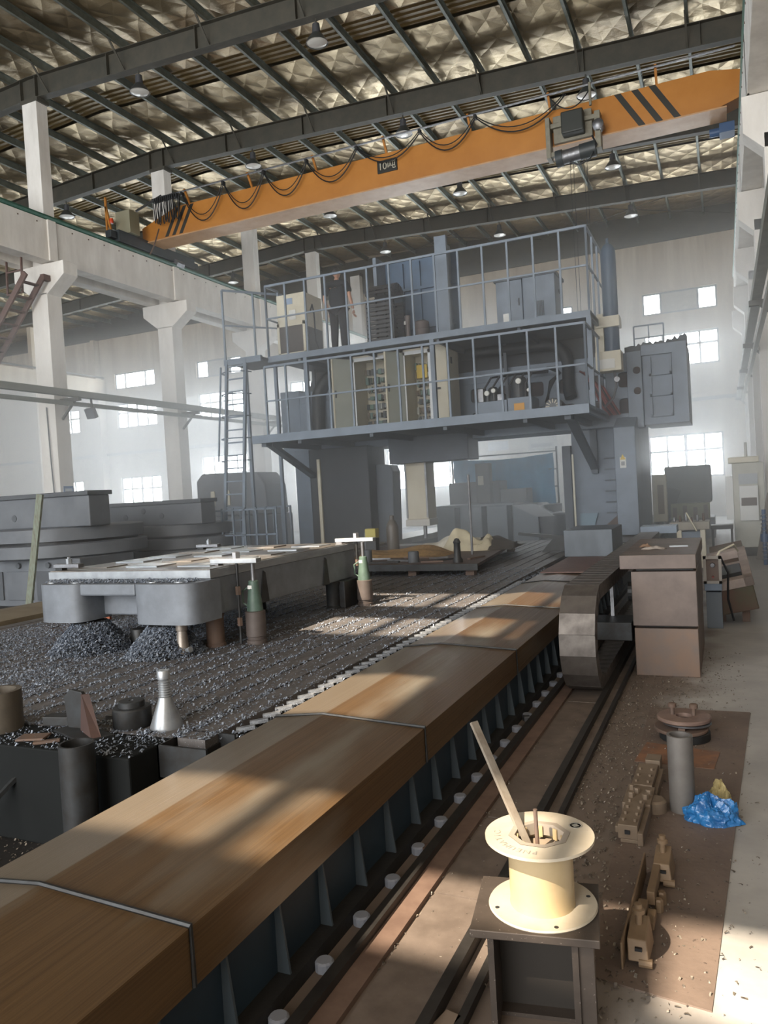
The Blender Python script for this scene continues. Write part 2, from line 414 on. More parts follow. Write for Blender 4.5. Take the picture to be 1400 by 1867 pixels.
# rafters: I beams following the slope
for ry in RAF:
    r = MB()
    for (xa, xb) in ((XL, RX), (RX, XR)):
        for (w, h0, h1) in ((0.012, 0.0, RD), (0.22, 0.0, 0.016), (0.22, RD - 0.016, RD)):
            o = len(r.v)
            for x in (xa, xb):
                for dy in (-w / 2, w / 2): r.v += [(x, ry + dy, zb(x) + h0), (x, ry + dy, zb(x) + h1)]
            q = [(0, 2, 3, 1), (4, 5, 7, 6), (0, 1, 5, 4), (2, 6, 7, 3), (0, 4, 6, 2), (1, 3, 7, 5)]
            r.f += [tuple(o + i for i in f) for f in q]
    for x in [RX + 0.25, RX - 0.25] + [RX + 2.55 * k for k in range(1, 8)] + [RX - 2.55 * k for k in range(1, 9)]:
        r.box(x - .006, x + .006, ry - .10, ry + .10, zb(x), zb(x) + RD)      # stiffener plates
    r.build('rafter', m_rafter, ceil)
# purlins: C sections along the hall
px = [RX + 0.62 + 1.2 * k for k in range(15)] + [RX - 0.62 - 1.2 * k for k in range(14)]
src = None
for x in px:
    z = zb(x) + RD
    if src is None:
        p = MB(); p.box(-.006, .006, -9.5, REAR, 0, PD).box(-.006, .062, -9.5, REAR, 0, .006).box(-.006, .062, -9.5, REAR, PD - .006, PD)
        src = p.build('purlin', m_purlin, ceil); src.location = (x, 0, z)
    else: piece(src, ceil, (x, 0, z))
# flange braces from rafter foot up to the purlins
src = None
for ry in RAF:
    for k in range(0, 15, 2):
        x = RX + 0.62 + 1.2 * k
        for sgn in (-1, 1):
            if src is None:
                b = MB(); b.bar((0, 0, 0), (0, 0.55, RD + 0.05), 0.045, 0.02); src = b.build('flange_brace', m_rafter, ceil)
                src.location = (x, ry, zb(x) + 0.02)
            else:
                q = piece(src, ceil, (x, ry, zb(x) + 0.02))
                if sgn < 0: q.scale = (1, -1, 1)
# diagonal wind bracing rods in the last bays
for (x0, x1) in ((-14, -6.5), (-6.5, 0.8)):
    for (ya, yb) in ((28.5, 33.0),):
        MB().tube([(x0, ya, zb(x0) + .45), (x1, yb, zb(x1) + .45)], 0.012, 6).build('brace_rod', m_rafter, ceil)
        MB().tube([(x0, yb, zb(x0) + .45), (x1, ya, zb(x1) + .45)], 0.012, 6).build('brace_rod', m_rafter, ceil)
b = MB(); b.box(XL, XR, REAR - 0.12, REAR, 11.05, 12.6)
tag(b.build('trim_2', m_rafter), 'dark steel fascia beam along the head of the rear wall', 'beam', kind='structure')

# ================================================================ PILLARS AND CRANE RUNWAYS
PILY = [9.5, 14.2, 18.9, 23.6, 28.3, 32.5]
PN = ['nearest', 'second', 'third', 'fourth', 'fifth', 'sixth']
for i, y in enumerate(PILY[1:], 1):
    p = thing('pillar', 'white concrete pillar with double corbel, %s along the middle row' % NUM[i - 1], 'pillar', (RX, y + .22, 0), kind='structure')
    MB().box(-15.65, -15.10, y, y + .45, 0, 7.12).build('shaft', m_white, p, bevel=.012)
    c = MB(); c.prism([(-15.65, 7.08), (-15.10, 7.08), (-14.51, 7.5), (-14.51, 7.82), (-16.18, 7.82), (-16.18, 7.5)], 'Y', y, y + .45)
    c.build('corbel', m_white, p, bevel=.01)
    MB().box(-15.58, -15.10, y + .06, y + .40, 7.8, 11.85).build('upper_post', m_white, p, bevel=.01)
    MB().box(-15.62, -15.05, y + .05, y + .42, 11.83, 11.93).build('cap_plate', m_rafter, p)
def runway(face, inner, y0, y1, name, label, flip=1, green=True, z0=7.85, z1=8.85, dots=True):
    """precast T beam: top flange with face towards the hall"""
    t = thing(name, label, 'runway beam', (face, (y0 + y1) / 2, z0), kind='structure')
    yy = [y for y in PILY if y0 < y + .2 < y1]; cuts = [y0] + [y + .22 for y in yy] + [y1]
    a, b_ = (face, inner) if face < inner else (inner, face)
    for k in range(len(cuts) - 1):
        s_ = MB(); s_.box(a, b_, cuts[k] + .01, cuts[k + 1] - .01, z0, z1); s_.build('beam_span', m_white, t, bevel=.01)
        fx0, fx1 = sorted((face, face - flip * 0.05))
        MB().box(fx0 if flip < 0 else face, fx1 if flip < 0 else face + .05, cuts[k + 1] - .28, cuts[k + 1] - .03, z0, z1).build('joint_block', m_white, t, bevel=.008) if k < len(cuts) - 2 else None
    gx = (a + b_) / 2
    if green:
        g = MB(); g.box(gx - .07, gx + .07, y0, y1, z1, z1 + .02).box(gx - .02, gx + .02, y0, y1, z1 + .02, z1 + .11).box(gx - .035, gx + .035, y0, y1, z1 + .11, z1 + .14)
        g.build('crane_rail', mat('rail_steel', '#5a5f5c', rough=.5, metal=.5), t)
        ex = face - .04 if flip > 0 else face + .04
        MB().box(min(ex, gx), max(ex, gx), y0, y1, z1, z1 + .012).build('walk_strip', m_greenrail, t)
        MB().tube([(ex, y0, z1 + .07), (ex, y1, z1 + .07)], .07, 8).build('conductor_tube', m_greenrail, t)
    if dots:
        src = None; y = y0 + .3
        while y < y1 - .1:
            if src is None:
                src = MB().lathe((0, 0, 0), [(.018, -.006), (.018, .012), (0.0, .014)], 8, 'X').build('bolt_head', mat('bolt_dark', '#6a5a50', rough=.7), t, local=True)
                if flip < 0: src.rotation_euler = (0, 0, math.pi)
                src.location = (0, y - (y0 + y1) / 2, z1 - z0 - .12)
            else: piece(src, t, (0, y - (y0 + y1) / 2, z1 - z0 - .12))
            y += 0.55
    return t
runway(-14.9, -15.28, 9.7, REAR, 'runway_beam', 'white concrete crane runway beam along the middle pillars, carrying the orange crane', flip=1)
runway(-16.0, -15.66, 9.7, REAR, 'runway_beam', 'shaded runway beam of the neighbouring bay on the far corbels of the pillars', flip=-1, dots=False, z0=7.82)
runway(0.58, 0.98, 4.0, REAR - 1.5, 'runway_beam', 'white bolt-studded runway beam along the wall pillars at the right edge', flip=-1)
for i, y in enumerate(PILY[1:], 1):
    p = thing('pillar', 'white wall pillar with corbel at the right edge, %s from the camera' % NUM[i - 1], 'pillar', (1.2, y + .22, 0), kind='structure')
    MB().box(.80, 1.5, y, y + .45, 0, 7.2).build('shaft', m_white, p, bevel=.012)
    MB().prism([(.80, 6.95), (1.5, 6.95), (1.5, 7.84), (.50, 7.84), (.50, 7.25)], 'Y', y, y + .45).build('corbel', m_white, p, bevel=.01)
    MB().box(1.05, 1.5, y + .05, y + .42, 7.82, 11.2).build('upper_post', m_white, p, bevel=.01)
# neighbouring bay, seen between the pillars
t = thing('runway_beam', 'pale runway beam of the far pillar row beyond the middle pillars', 'runway beam', (-31.2, 24, 8), kind='structure')
MB().box(-31.5, -31.15, 16, REAR, 7.95, 8.8).build('beam_span', m_plaster, t)
MB().tube([(-31.3, 16, 8.95), (-31.3, REAR, 8.95)], .05, 6).build('conductor_tube', m_rafter, t)
for i, y in enumerate((18.9, 23.6, 28.3, 32.5)):
    p = thing('pillar', 'hazy concrete pillar of the far row in the neighbouring bay, %s from the camera' % NUM[i], 'pillar', (-31.5, y, 0), kind='structure')
    MB().box(-31.75, -31.3, y, y + .5, 0, 7.95).build('shaft', m_plaster, p)
    MB().box(-31.7, -31.45, y + .05, y + .45, 7.9, 11.0).build('upper_post', m_plaster, p)
# low steel rail channels bracketed to the pillars
def low_rail(x, y0, y1, z, label, side):
    t = thing('rail_channel', label, 'steel rail', (x, y0, z), kind='structure')
    m = mat('rail_channel_grey', '#8d9087', '#7c7f78', rough=.6, scale=4)
    MB().box(x - .075, x + .075, y0, y1, z, z + .16).build('channel', m, t)
    MB().box(x + side * .12 - .04, x + side * .12 + .04, y0, y1, z - .2, z - .10).build('lower_channel', m, t)
    for y in [v + .22 for v in PILY[1:]]:
        if y0 < y < y1:
            MB().box(min(x - .12 * side, x + .55 * side), max(x - .12 * side, x + .55 * side), y - .05, y + .05, z - .09, z).build('bracket', m_rafter, t)
            MB().bar((x + .05 * side, y, z - .08), (x + .5 * side, y, z - .5), .05).build('bracket_strut', m_rafter, t)
    return t
low_rail(-14.6, 10.5, REAR - .2, 4.5, 'pale steel channel rail running low across the middle pillars', -1)
low_rail(0.60, 8.0, REAR - .2, 4.55, 'grey steel channel rail sloping away low along the right-hand pillars', 1)
# stair ladder at the first middle pillar
t = thing('steel_ladder', 'rusty steel ship ladder climbing across the first middle pillar to the runway beam', 'ladder', (-16.6, 13.8, 3.6))
m_lad = mat('ladder_brown', '#5d4a45', '#6d5750', rough=.75, scale=8)
LA, LB = Vector((-15.0, 14.0, 7.42)), Vector((-18.8, 14.0, 3.36))
for dy in (0.0, -.5):
    MB().bar((LA.x, LA.y + dy, LA.z), (LB.x, LB.y + dy, LB.z), .05, .15).build('stringer', m_lad, t)
for k in range(14):
    q = LA + (LB - LA) * (k + .6) / 14
    MB().bar((q.x, q.y, q.z), (q.x, q.y - .5, q.z), .14, .03).build('tread', m_lad, t)
for xx in (-15.25, -15.75): MB().bar((xx - .0, 13.6, 7.0), (xx + .04, 13.6, 8.25), .04).build('cage_bar', m_lad, t)
for zz in (7.02, 7.55, 8.15): MB().bar((-15.23, 13.6, zz), (-15.75, 13.6, zz), .035).build('rung', m_lad, t)
MB().box(-15.06, -14.94, 13.98, 14.19, 7.36, 7.5).build('wall_bracket', m_lad, t)
# lamps under the rafters
def lamp(x, y, label):
    t = thing('high_bay_lamp', label, 'lamp', (x, y, zb(x) - .6), 'high bay lamps under the rafters')
    z = zb(x) - .02
    MB().cyl((x, y, z), (x, y, z - .10), .02, 8).build('hook', m_rafter, t)
    MB().lathe((x, y, z - .30), [(.05, .20), (.075, .19), (.085, .06), (.09, 0)], 16).build('ballast_housing', mat('lamp_grey', '#55565a', rough=.5, metal=.4), t, smooth=True)
    MB().lathe((x, y, z - .50), [(.09, .20), (.12, .17), (.19, .08), (.235, 0), (.225, 0), (.18, .075), (.085, .185)], 24).build('reflector', mat('lamp_shade', '#5c5f5e', rough=.35, metal=.6), t, smooth=True)
    MB().lathe((x, y, z - .49), [(.0, -.035), (.10, -.03), (.18, -.012), (.222, .006), (.222, .012), (0, .012)], 24).build('diffuser', mat('lamp_glass', '#d8d6d0', rough=.25), t, smooth=True)
for j, (ry, ord_) in enumerate(((14.4, 'nearest'), (19.1, 'second'), (23.8, 'third'), (28.5, 'farthest'))):
    for x, nm in ((-12.0, 'over the side of the middle pillars'), (-7.33, 'over the middle of the hall'), (-2.63, 'towards the wall pillars at the right')):
        if ry < 15 and x > -5: continue
        lamp(x, ry, 'high-bay lamp under the %s visible rafter, %s' % (ord_, nm))
lamp(-19.2, 19.1, 'high-bay lamp seen beyond the middle pillars under the second rafter')
lamp(-19.3, 28.5, 'high-bay lamp hanging in the neighbouring bay below the runway line')
# ================================================================ OVERHEAD CRANE
cr = thing('overhead_crane', 'orange single-girder overhead crane spanning the hall under the roof', 'crane', (-7.3, 18.2, 9.28))
GY0, GY1, GZ0, GZ1 = 17.9, 18.42, 9.30, 10.14
g = MB(); g.prism([(-15.15, 9.36), (-14.7, GZ0), (0.1, GZ0), (0.75, 9.5), (0.75, 10.0), (0.05, GZ1), (-13.9, GZ1), (-15.15, 9.75)], 'Y', GY0, GY1)
gd = g.build('girder', m_orange, cr, bevel=.01)
# lower flange the hoist runs on
b = MB(); b.box(-14.9, 0.35, GY0 - .10, GY1 + .10, GZ0 - .03, GZ0); b.build('lower_flange', mat('crane_pale_flange', '#c39a72', '#b58a60', rough=.5, scale=3), cr)
# black warning stripes, slanting
m_stripe = mat('stripe_black', '#2b2a24', rough=.55)
for x in (-0.98, -0.62, -0.26):
    MB().prism([(x - 1.0 + .10, GZ1 - .01), (x - 1.0 + .24, GZ1 - .01), (x - .26, GZ0 + .02), (x - .40, GZ0 + .02)], 'Y', GY0 - .006, GY0 + .004).build('warning_stripe', m_stripe, gd)
for x in (-14.2, -13.95, -13.70):
    MB().prism([(x + .30, GZ1 - .03), (x + .42, GZ1 - .03), (x - .02, GZ0 + .06), (x - .14, GZ0 + .06)], 'Y', GY0 - .006, GY0 + .004).build('warning_stripe', m_stripe, gd)
# load plate
pl = MB(); pl.box(-7.62, -7.08, GY0 - .03, GY0, 9.66, 9.97); plo = pl.build('load_plate', mat('plate_black', '#25241f', rough=.5), cr, bevel=.01)
def text(body, size, loc, rot, m, parent, name='lettering', extrude=.002, align='CENTER'):
    cu = bpy.data.curves.new(name, 'FONT'); cu.body = body; cu.size = size; cu.extrude = extrude; cu.align_x = align; cu.align_y = 'CENTER'
    tmp = bpy.data.objects.new('tmp_text', cu); C.objects.link(tmp); bpy.context.view_layer.update()
    me = bpy.data.meshes.new_from_object(tmp.evaluated_get(bpy.context.evaluated_depsgraph_get())); bpy.data.objects.remove(tmp); bpy.data.curves.remove(cu)
    me.name = name; me.materials.clear(); me.materials.append(m); o = bpy.data.objects.new(name, me); C.objects.link(o)
    org = Vector((0, 0, 0)); p = parent
    while p is not None: org += p.location; p = p.parent
    o.parent = parent; o.location = Vector(loc) - org; o.rotation_euler = rot; return o
text('10吨', .24, (-7.35, GY0 - .034, 9.81), (math.pi / 2, 0, 0), mat('lettering_pale', '#b9b2a0', rough=.6), plo)
# end trucks
m_truck = mat('end_truck_dark', '#3a4144', '#30363a', rough=.55, scale=5)
for (x, nm) in ((-15.1, 'a'), (0.86, 'b')):
    e = MB(); e.box(x - .16, x + .16, 16.7, 20.0, 9.04, 9.36); e.box(x - .10, x + .10, 16.45, 16.7, 9.1, 9.3).box(x - .10, x + .10, 20.0, 20.25, 9.12, 9.28)
    et = e.build('end_truck', m_truck, cr, bevel=.012)
    for yy in (17.0, 19.7): MB().lathe((x - .05, yy, 9.06), [(.12, -.0), (.12, .10)], 18, 'X').build('wheel', m_steel, et)
MB().box(.2, .5, 18.5, 18.9, 9.05, 9.25).cyl((.0, 18.7, 9.15), (.35, 18.7, 9.15), .09, 14).build('drive_motor', mat('motor_blue', '#2d4f78', rough=.5), cr)
# control box and warning light above the left end truck
MB().box(-15.35, -14.85, 17.05, 17.45, 9.36, 10.0).build('control_cabinet', mat('crane_cabinet', '#8e8a74', rough=.6), cr, bevel=.01)
MB().bar((-15.35, 16.7, 9.3), (-15.35, 16.7, 10.3), .05).bar((-15.2, 16.7, 9.3), (-15.35, 16.7, 10.05), .05).build('limit_arm', m_orange, cr)
MB().lathe((-15.2, 16.72, 9.62), [(.05, -.05), (.06, 0), (.05, .08), (0, .10)], 12).build('warning_lamp', mat('lamp_red', '#d04a2a', rough=.3), cr, smooth=True)
MB().cyl((-14.95, 19.0, 9.0), (-14.95, 19.35, 9.0), .13, 14).build('drive_motor', m_steel, cr)
# conductor rails carried on posts above the girder
for (dy, dz) in ((-.16, .30), (-.02, .36)):
    MB().tube([(-14.3, GY0 + dy, GZ1 + dz), (.55, GY0 + dy, GZ1 + dz)], .02, 6).build('festoon_rail', m_steel, cr)
for x in (-13.5, -11.4, -9.4, -7.4, -5.2, -3.3, -1.0):
    MB().bar((x, GY0 + .15, GZ1), (x, GY0 - .1, GZ1 + .38), .05).build('rail_post', m_orange, cr)
# festoon cable: loops hanging along the girder face
def loop(xa, xb, sagd, y, zt, r=.014, n=14):
    return [(xa + (xb - xa) * i / n, y, zt - sagd * (1 - (2 * i / n - 1) ** 2)) for i in range(n + 1)]
hooks = [-13.55, -12.35, -11.15, -9.95, -8.8, -6.1, -4.75, -2.75]
hz_ = GZ1 + .22
lp = [(-13.55, -12.15, .85), (-12.15, -10.85, .80), (-10.85, -9.55, .72), (-9.55, -8.1, .66), (-8.1, -6.4, .5), (-6.4, -5.0, .58), (-5.0, -2.9, .55)]
for a, b_, s_ in lp:
    MB().tube(loop(a, b_, s_, GY0 - .14, hz_), .016, 6).build('festoon_cable', m_black, cr)
    MB().tube(loop(a + .03, b_ - .02, s_ * .82, GY0 - .18, hz_), .012, 6).build('festoon_cable', m_black, cr)
    MB().box(a - .03, a + .03, GY0 - .2, GY0 - .08, hz_ - .04, hz_ + .06).build('cable_trolley', m_dark, cr)
for k in range(13):
    x = -14.55 + .07 * k
    MB().tube(loop(x, x + .08 + .05 * (k % 3), .62 + .12 * ((k * 7) % 5) / 5, GY0 - .16 - .02 * (k % 4), hz_), .013, 6).build('festoon_cable', m_black, cr)
    MB().box(x - .02, x + .02, GY0 - .22, GY0 - .08, hz_ - .04, hz_ + .06).build('cable_trolley', m_dark, cr)
MB().tube([(-14.3, GY0 - .3, 9.5), (-14.28, GY0 - .55, 9.0), (-14.4, GY0 - .6, 8.75), (-14.6, GY0 - .4, 8.82)], .02, 6).build('loose_cable', m_rust, cr)
MB().bar((-15.0, 17.5, 10.1), (-14.3, GY0 - .1, 10.5), .05).build('rail_post', m_dark, cr)
# electric hoist hanging on the lower flange
h = thing('electric_hoist', 'electric wire-rope hoist with motor and drum hanging on the orange crane girder', 'hoist', (-2.8, 17.7, 8.9))
m_hoist = mat('hoist_grey', '#8d8878', '#7a7566', rough=.55, scale=6)
b = MB(); b.box(-3.35, -3.25, 17.55, 17.86, 8.95, 9.85).box(-2.28, -2.16, 17.55, 17.86, 8.95, 9.75).box(-3.3, -2.2, 17.62, 17.86, 9.62, 9.72).box(-3.3, -2.2, 17.58, 17.70, 8.98, 9.08)
b.build('carriage_frame', m_hoist, h, bevel=.01)
MB().box(-3.20, -2.35, 17.70, 17.86, 9.30, 9.90).build('back_plate', m_hoist, h, bevel=.01)
MB().box(-2.98, -2.50, 17.42, 17.72, 9.36, 9.84).build('control_box', mat('hoist_box_dark', '#30332f', rough=.5), h, bevel=.03)
MB().cyl((-3.0, 17.62, 8.92), (-2.62, 17.62, 8.95), .15, 20).build('rope_drum', m_steel, h, smooth=True)
MB().cyl((-2.62, 17.62, 8.95), (-2.28, 17.62, 8.97), .17, 20).build('drum_motor', mat('hoist_motor', '#32383a', rough=.45), h, smooth=True)
MB().cyl((-3.15, 17.62, 8.91), (-3.0, 17.62, 8.92), .18, 20).build('gearbox', m_truck, h, smooth=True)
MB().lathe((-2.2, 17.60, 9.42), [(.05, -.16), (.12, -.12), (.12, .10), (.06, .12)], 16, 'Y').build('travel_motor', m_steel, h, smooth=True)
MB().cyl((-2.35, 17.6, 9.9), (-2.35, 17.6, 10.4), .03, 8).build('feed_arm', m_hoist, h)
MB().tube([(-2.35, 17.6, 9.25), (-2.25, 17.5, 9.0), (-2.4, 17.5, 8.72), (-2.65, 17.55, 8.66), (-2.85, 17.58, 8.78)], .02, 6).build('power_cable', m_black, h)
MB().tube(loop(-3.2, -2.36, .3, 17.6, 10.25), .014, 6).build('power_cable', m_black, h)
for dx in (0, .07, .30, .36):
    MB().tube([(-2.85 + dx, 17.62, 8.85), (-2.85 + dx, 17.62, 5.3)], .006, 5).build('wire_rope', m_dark, h)
# ================================================================ GANTRY MILLING MACHINE
ga = thing('gantry_mill', 'large blue-grey gantry milling machine straddling the slotted table', 'machine', (-5.4, 17.2, 0.0))
BG = m_bluegrey
m_bg2 = mat('machine_dark_grey', '#555c66', '#474d55', rough=.55, scale=4)
m_pocket = mat('casting_pocket', '#4a3b37', '#3a3130', rough=.8, scale=8)
# --- crossbeam with pocketed front casting
MB().box(-9.9, -1.5, 17.12, 18.3, 2.95, 4.30).build('crossbeam', m_pocket, ga)
XB = []
x = -9.6
cells = []
xx = [-9.75, -8.95, -8.25, -7.55, -6.85, -6.1, -5.4, -4.75, -4.1, -3.4, -2.75, -2.15, -1.5]
for i in range(len(xx) - 1):
    for (za, zb_) in ((2.95, 3.52), (3.52, 4.05)):
        w = min(.40, (xx[i + 1] - xx[i]) * .52)
        c = MB(); c.sheet_hole(xx[i], xx[i + 1], za, zb_, 17.0, (xx[i] + xx[i + 1]) / 2, (za + zb_) / 2, w, .32, .11)
        c.build('casting_cell', BG, ga)
MB().box(-9.75, -1.5, 17.0, 17.12, 4.05, 4.34).build('upper_rib', BG, ga, bevel=.01)
MB().prism([(17.02, 4.34), (18.3, 4.34), (18.3, 4.90), (17.5, 4.90)], 'X', -9.5, -2.4).build('way_cover', mat('way_cover_grey', '#5b5d60', '#505255', rough=.6, scale=3), ga)
MB().box(-9.75, -1.5, 16.98, 18.3, 2.82, 2.95).build('lower_rib', BG, ga)
# --- right end head with ribbed panels
eh = MB(); eh.box(-1.5, -.62, 17.06, 18.6, 2.8, 4.45)
ehb = eh.build('end_housing', BG, ga, bevel=.01)
for z0, z1 in ((2.95, 3.35), (3.38, 3.78), (3.81, 4.2)):
    f = MB(); f.box(-1.36, -.92, 16.99, 17.06, z0, z0 + .05).box(-1.36, -1.32, 16.99, 17.06, z0, z1).box(-.96, -.92, 16.99, 17.06, z0, z1)
    f.build('rib_panel', BG, ehb)
MB().box(-1.5, -.62, 16.97, 17.06, 4.24, 4.45).build('head_rib', BG, ehb)
MB().box(-.90, -.62, 16.97, 17.06, 2.8, 4.24).build('side_rib', BG, ehb)
MB().box(-1.8, -1.5, 16.95, 17.3, 2.75, 4.35).build('clamp_plate', BG, ga, bevel=.01)
for zc in (3.95, 3.52):
    MB().lathe((-1.60, 16.945, zc), [(.0, 0), (.075, 0), (.085, .02)], 16, 'Y').build('oval_pocket', m_pocket, ga)
# torn bellows along the top of the end housing
bl = MB(); n_ = 26; o = 0
pts = [(-1.85 + 1.25 * i / n_, 4.42 + (.06 + .16 * i / n_ * random.random() + .05 * random.random())) for i in range(n_ + 1)]
bl.prism([(-1.85, 4.32)] + pts + [(-.60, 4.36)], 'Y', 17.2, 17.26)
bl.build('torn_bellows', mat('bellows_dark', '#4a4e52', rough=.85), ga)
rl = MB(); rl.bar((-1.72, 18.0, 4.5), (-1.72, 18.0, 5.05), .03).bar((-1.1, 18.0, 4.5), (-1.1, 18.0, 5.05), .03).bar((-1.72, 18.0, 5.05), (-1.1, 18.0, 5.05), .03).bar((-1.72, 18.0, 4.78), (-1.1, 18.0, 4.78), .025).bar((-1.41, 18.0, 4.5), (-1.41, 18.0, 5.05), .025)
rl.build('top_guard_rail', BG, ga)
# left end
MB().box(-10.3, -9.75, 17.0, 18.4, 2.7, 4.4).build('end_housing', BG, ga, bevel=.01)
# --- right column: recessed body and a projecting slide pillar
MB().box(-3.12, -2.05, 17.5, 19.4, 0.52, 2.95).build('column', BG, ga, bevel=.012)
MB().box(-3.3, -3.12, 17.3, 19.2, 0.52, 2.5).build('column_side_cover', m_bg2, ga)
MB().prism([(16.3, .545), (19.4, .545), (19.4, 3.0), (17.0, 3.0), (16.3, 2.75)], 'X', -2.05, -1.63).build('slide_pillar', BG, ga, bevel=.012)
MB().box(-3.2, -1.5, 17.55, 19.6, .535, .60).build('column_base', m_bg2, ga)
for k in range(6):
    z = .95 + .24 * k
    MB().box(-2.42, -2.08, 17.44, 17.5, z, z + .03).build('step_notch', m_bg2, ga)
    MB().box(-2.42, -2.08, 17.475, 17.5, z - .12, z).build('step_back_plate', BG, ga)  # raised plate under each step, in the column paint
MB().prism([(-3.0, .52), (-2.75, .52), (-2.60, .98), (-3.0, .98)], 'Y', 17.42, 17.48).build('gusset_plate', mat('gusset_blue', '#7d96a6', rough=.5), ga)
MB().prism([(-2.66, .52), (-2.15, .52), (-2.1, .62), (-2.1, .98)], 'Y', 17.40, 17.46).build('gusset_plate', m_rust, ga)
MB().box(-3.08, -3.04, 17.2, 17.24, .52, 2.3).build('guide_rod', m_cream, ga)
lb = MB(); lb.box(-1.95, -1.83, 16.292, 16.302, 1.92, 2.14); lbo = lb.build('warning_label', mat('label_white', '#dcdcd8', rough=.5), ga)
MB().prism([(-1.945, 2.09), (-1.835, 2.09), (-1.89, 2.20)], 'Y', 16.286, 16.296).build('warning_triangle', mat('label_yellow', '#d8b83a', rough=.5), lbo)
MB().box(-1.925, -1.855, 16.287, 16.293, 1.97, 2.05).build('pictogram', mat('label_grey', '#8a8d90', rough=.5), lbo)
# --- left column and its hanging covers
MB().box(-10.0, -9.0, 17.3, 19.3, .0, 2.9).build('column', BG, ga, bevel=.012)
MB().box(-9.75, -9.35, 16.6, 17.3, .5, 2.85).build('slide_pillar', BG, ga, bevel=.012)
MB().box(-9.35, -7.75, 16.6, 17.6, .5, 2.85).build('dark_cover', mat('cover_dark', '#3d4044', '#33353a', rough=.6, scale=3), ga, bevel=.02)
MB().prism([(-7.75, .5), (-7.35, .5), (-7.30, 2.2), (-7.36, 2.35), (-7.75, 2.4)], 'Y', 17.0, 17.5).build('side_cover', m_bg2, ga, bevel=.02)
MB().box(-9.10, -9.02, 16.52, 16.58, .55, 2.6).build('guide_rod', m_cream, ga)
# --- ram with spindle
MB().box(-6.97, -6.42, 16.95, 17.5, 1.02, 2.9).build('ram', mat('ram_cream', '#d2cab6', '#beb49c', rough=.5, scale=3, stretch=(1, 1, .3)), ga, bevel=.012)
MB().box(-7.0, -6.39, 16.92, 17.5, .86, 1.02).build('ram_nose', mat('ram_nose', '#c8c4bc', rough=.4), ga, bevel=.012)
MB().cyl((-6.6, 17.15, .86), (-6.6, 17.15, .55), .045, 14).build('spindle', m_steel, ga)
for xx_ in (-6.97, -6.46): MB().box(xx_, xx_ + .04, 16.93, 16.96, 1.05, 2.85).build('guide_strip', m_steel, ga)
# --- saddle carrying the ram, hanging pendants
MB().box(-7.3, -6.1, 16.85, 17.0, 2.75, 4.5).build('saddle', BG, ga, bevel=.01)
MB().box(-7.2, -5.25, 16.6, 17.4, 2.35, 2.95).build('saddle_apron', m_bg2, ga, bevel=.015)
# ---------------------------------------------------------------- decks
m_deck = mat('deck_plate', '#5e6065', '#4f5155', rough=.7, scale=5)
MB().box(-9.45, -2.2, 14.36, 17.0, 2.98, 3.04).build('lower_deck', m_deck, ga)
MB().box(-9.45, -2.2, 14.30, 14.38, 2.93, 3.10).build('lower_fascia', BG, ga)
MB().box(-2.26, -2.2, 14.38, 17.0, 2.93, 3.10).build('lower_side_fascia', BG, ga)
for x in (-8.3, -6.6, -5.0, -3.4): MB().box(x - .04, x + .04, 14.38, 17.0, 2.86, 2.98).build('deck_joist', m_bg2, ga)
MB().box(-9.38, -2.2, 15.08, 17.3, 4.84, 4.89).build('upper_deck', m_deck, ga)
MB().box(-9.38, -2.2, 15.02, 15.10, 4.80, 4.93).build('upper_fascia', BG, ga)
MB().box(-2.26, -2.2, 15.1, 17.3, 4.80, 4.93).build('upper_side_fascia', BG, ga)
for x in (-8.6, -7.0, -5.3, -3.6): MB().box(x - .03, x + .03, 15.1, 17.3, 4.72, 4.84).build('deck_joist', m_bg2, ga)
for x in (-8.42, -5.42, -2.24):
    MB().box(x - .045, x + .045, 15.03, 15.12, 3.04, 4.82).build('deck_post', BG, ga)
for x in (-9.2, -7.75, -4.35, -2.3):
    MB().box(x - .035, x + .035, 16.8, 16.87, 3.04, 4.84).build('deck_post', m_bg2, ga)
# brackets under the deck
for x in (-2.62, -9.25):
    b = MB(); b.bar((x, 14.7, 2.92), (x, 17.48 if x > -5 else 17.28, 1.95), .16, .10); b.build('deck_bracket', m_bg2, ga)
    MB().box(x - .07, x + .07, (17.36 if x > -5 else 17.16), (17.5 if x > -5 else 17.3), 1.85, 2.95).build('bracket_post', m_bg2, ga)
    MB().box(x - .06, x + .06, 14.45, 17.3, 2.86, 2.97).build('bracket_beam', m_bg2, ga)
# railings: each post its own part
def railing(a, b, z0, z1, n, name='guard_rail', mid=.5, post=.038):
    a = Vector(a); b = Vector(b)
    MB().bar((a.x, a.y, z1), (b.x, b.y, z1), post + .006).build('top_rail', BG, ga)
    zm = z0 + (z1 - z0) * mid
    MB().bar((a.x, a.y, zm), (b.x, b.y, zm), post * .85).build('mid_rail', BG, ga)
    d = (b - a); src = None
    for i in range(n + 1):
        p = a + d * i / n
        if src is None:
            q = MB(); q.box(p.x - post / 2, p.x + post / 2, p.y - post / 2, p.y + post / 2, z0, z1); src = q.build('rail_post', BG, ga); p0 = p
        else: piece(src, ga, (p.x - p0.x, p.y - p0.y, 0))
railing((-9.05, 14.34, 0), (-2.22, 14.34, 0), 3.08, 4.57, 13)
railing((-2.22, 14.34, 0), (-2.22, 16.7, 0), 3.08, 4.57, 3)
railing((-9.36, 15.06, 0), (-2.22, 15.06, 0), 4.92, 6.52, 14, mid=.54)
railing((-2.22, 15.06, 0), (-2.22, 17.1, 0), 4.92, 6.52, 3, mid=.54)
railing((-9.36, 15.06, 0), (-9.36, 15.6, 0), 4.92, 6.52, 1, mid=.54)
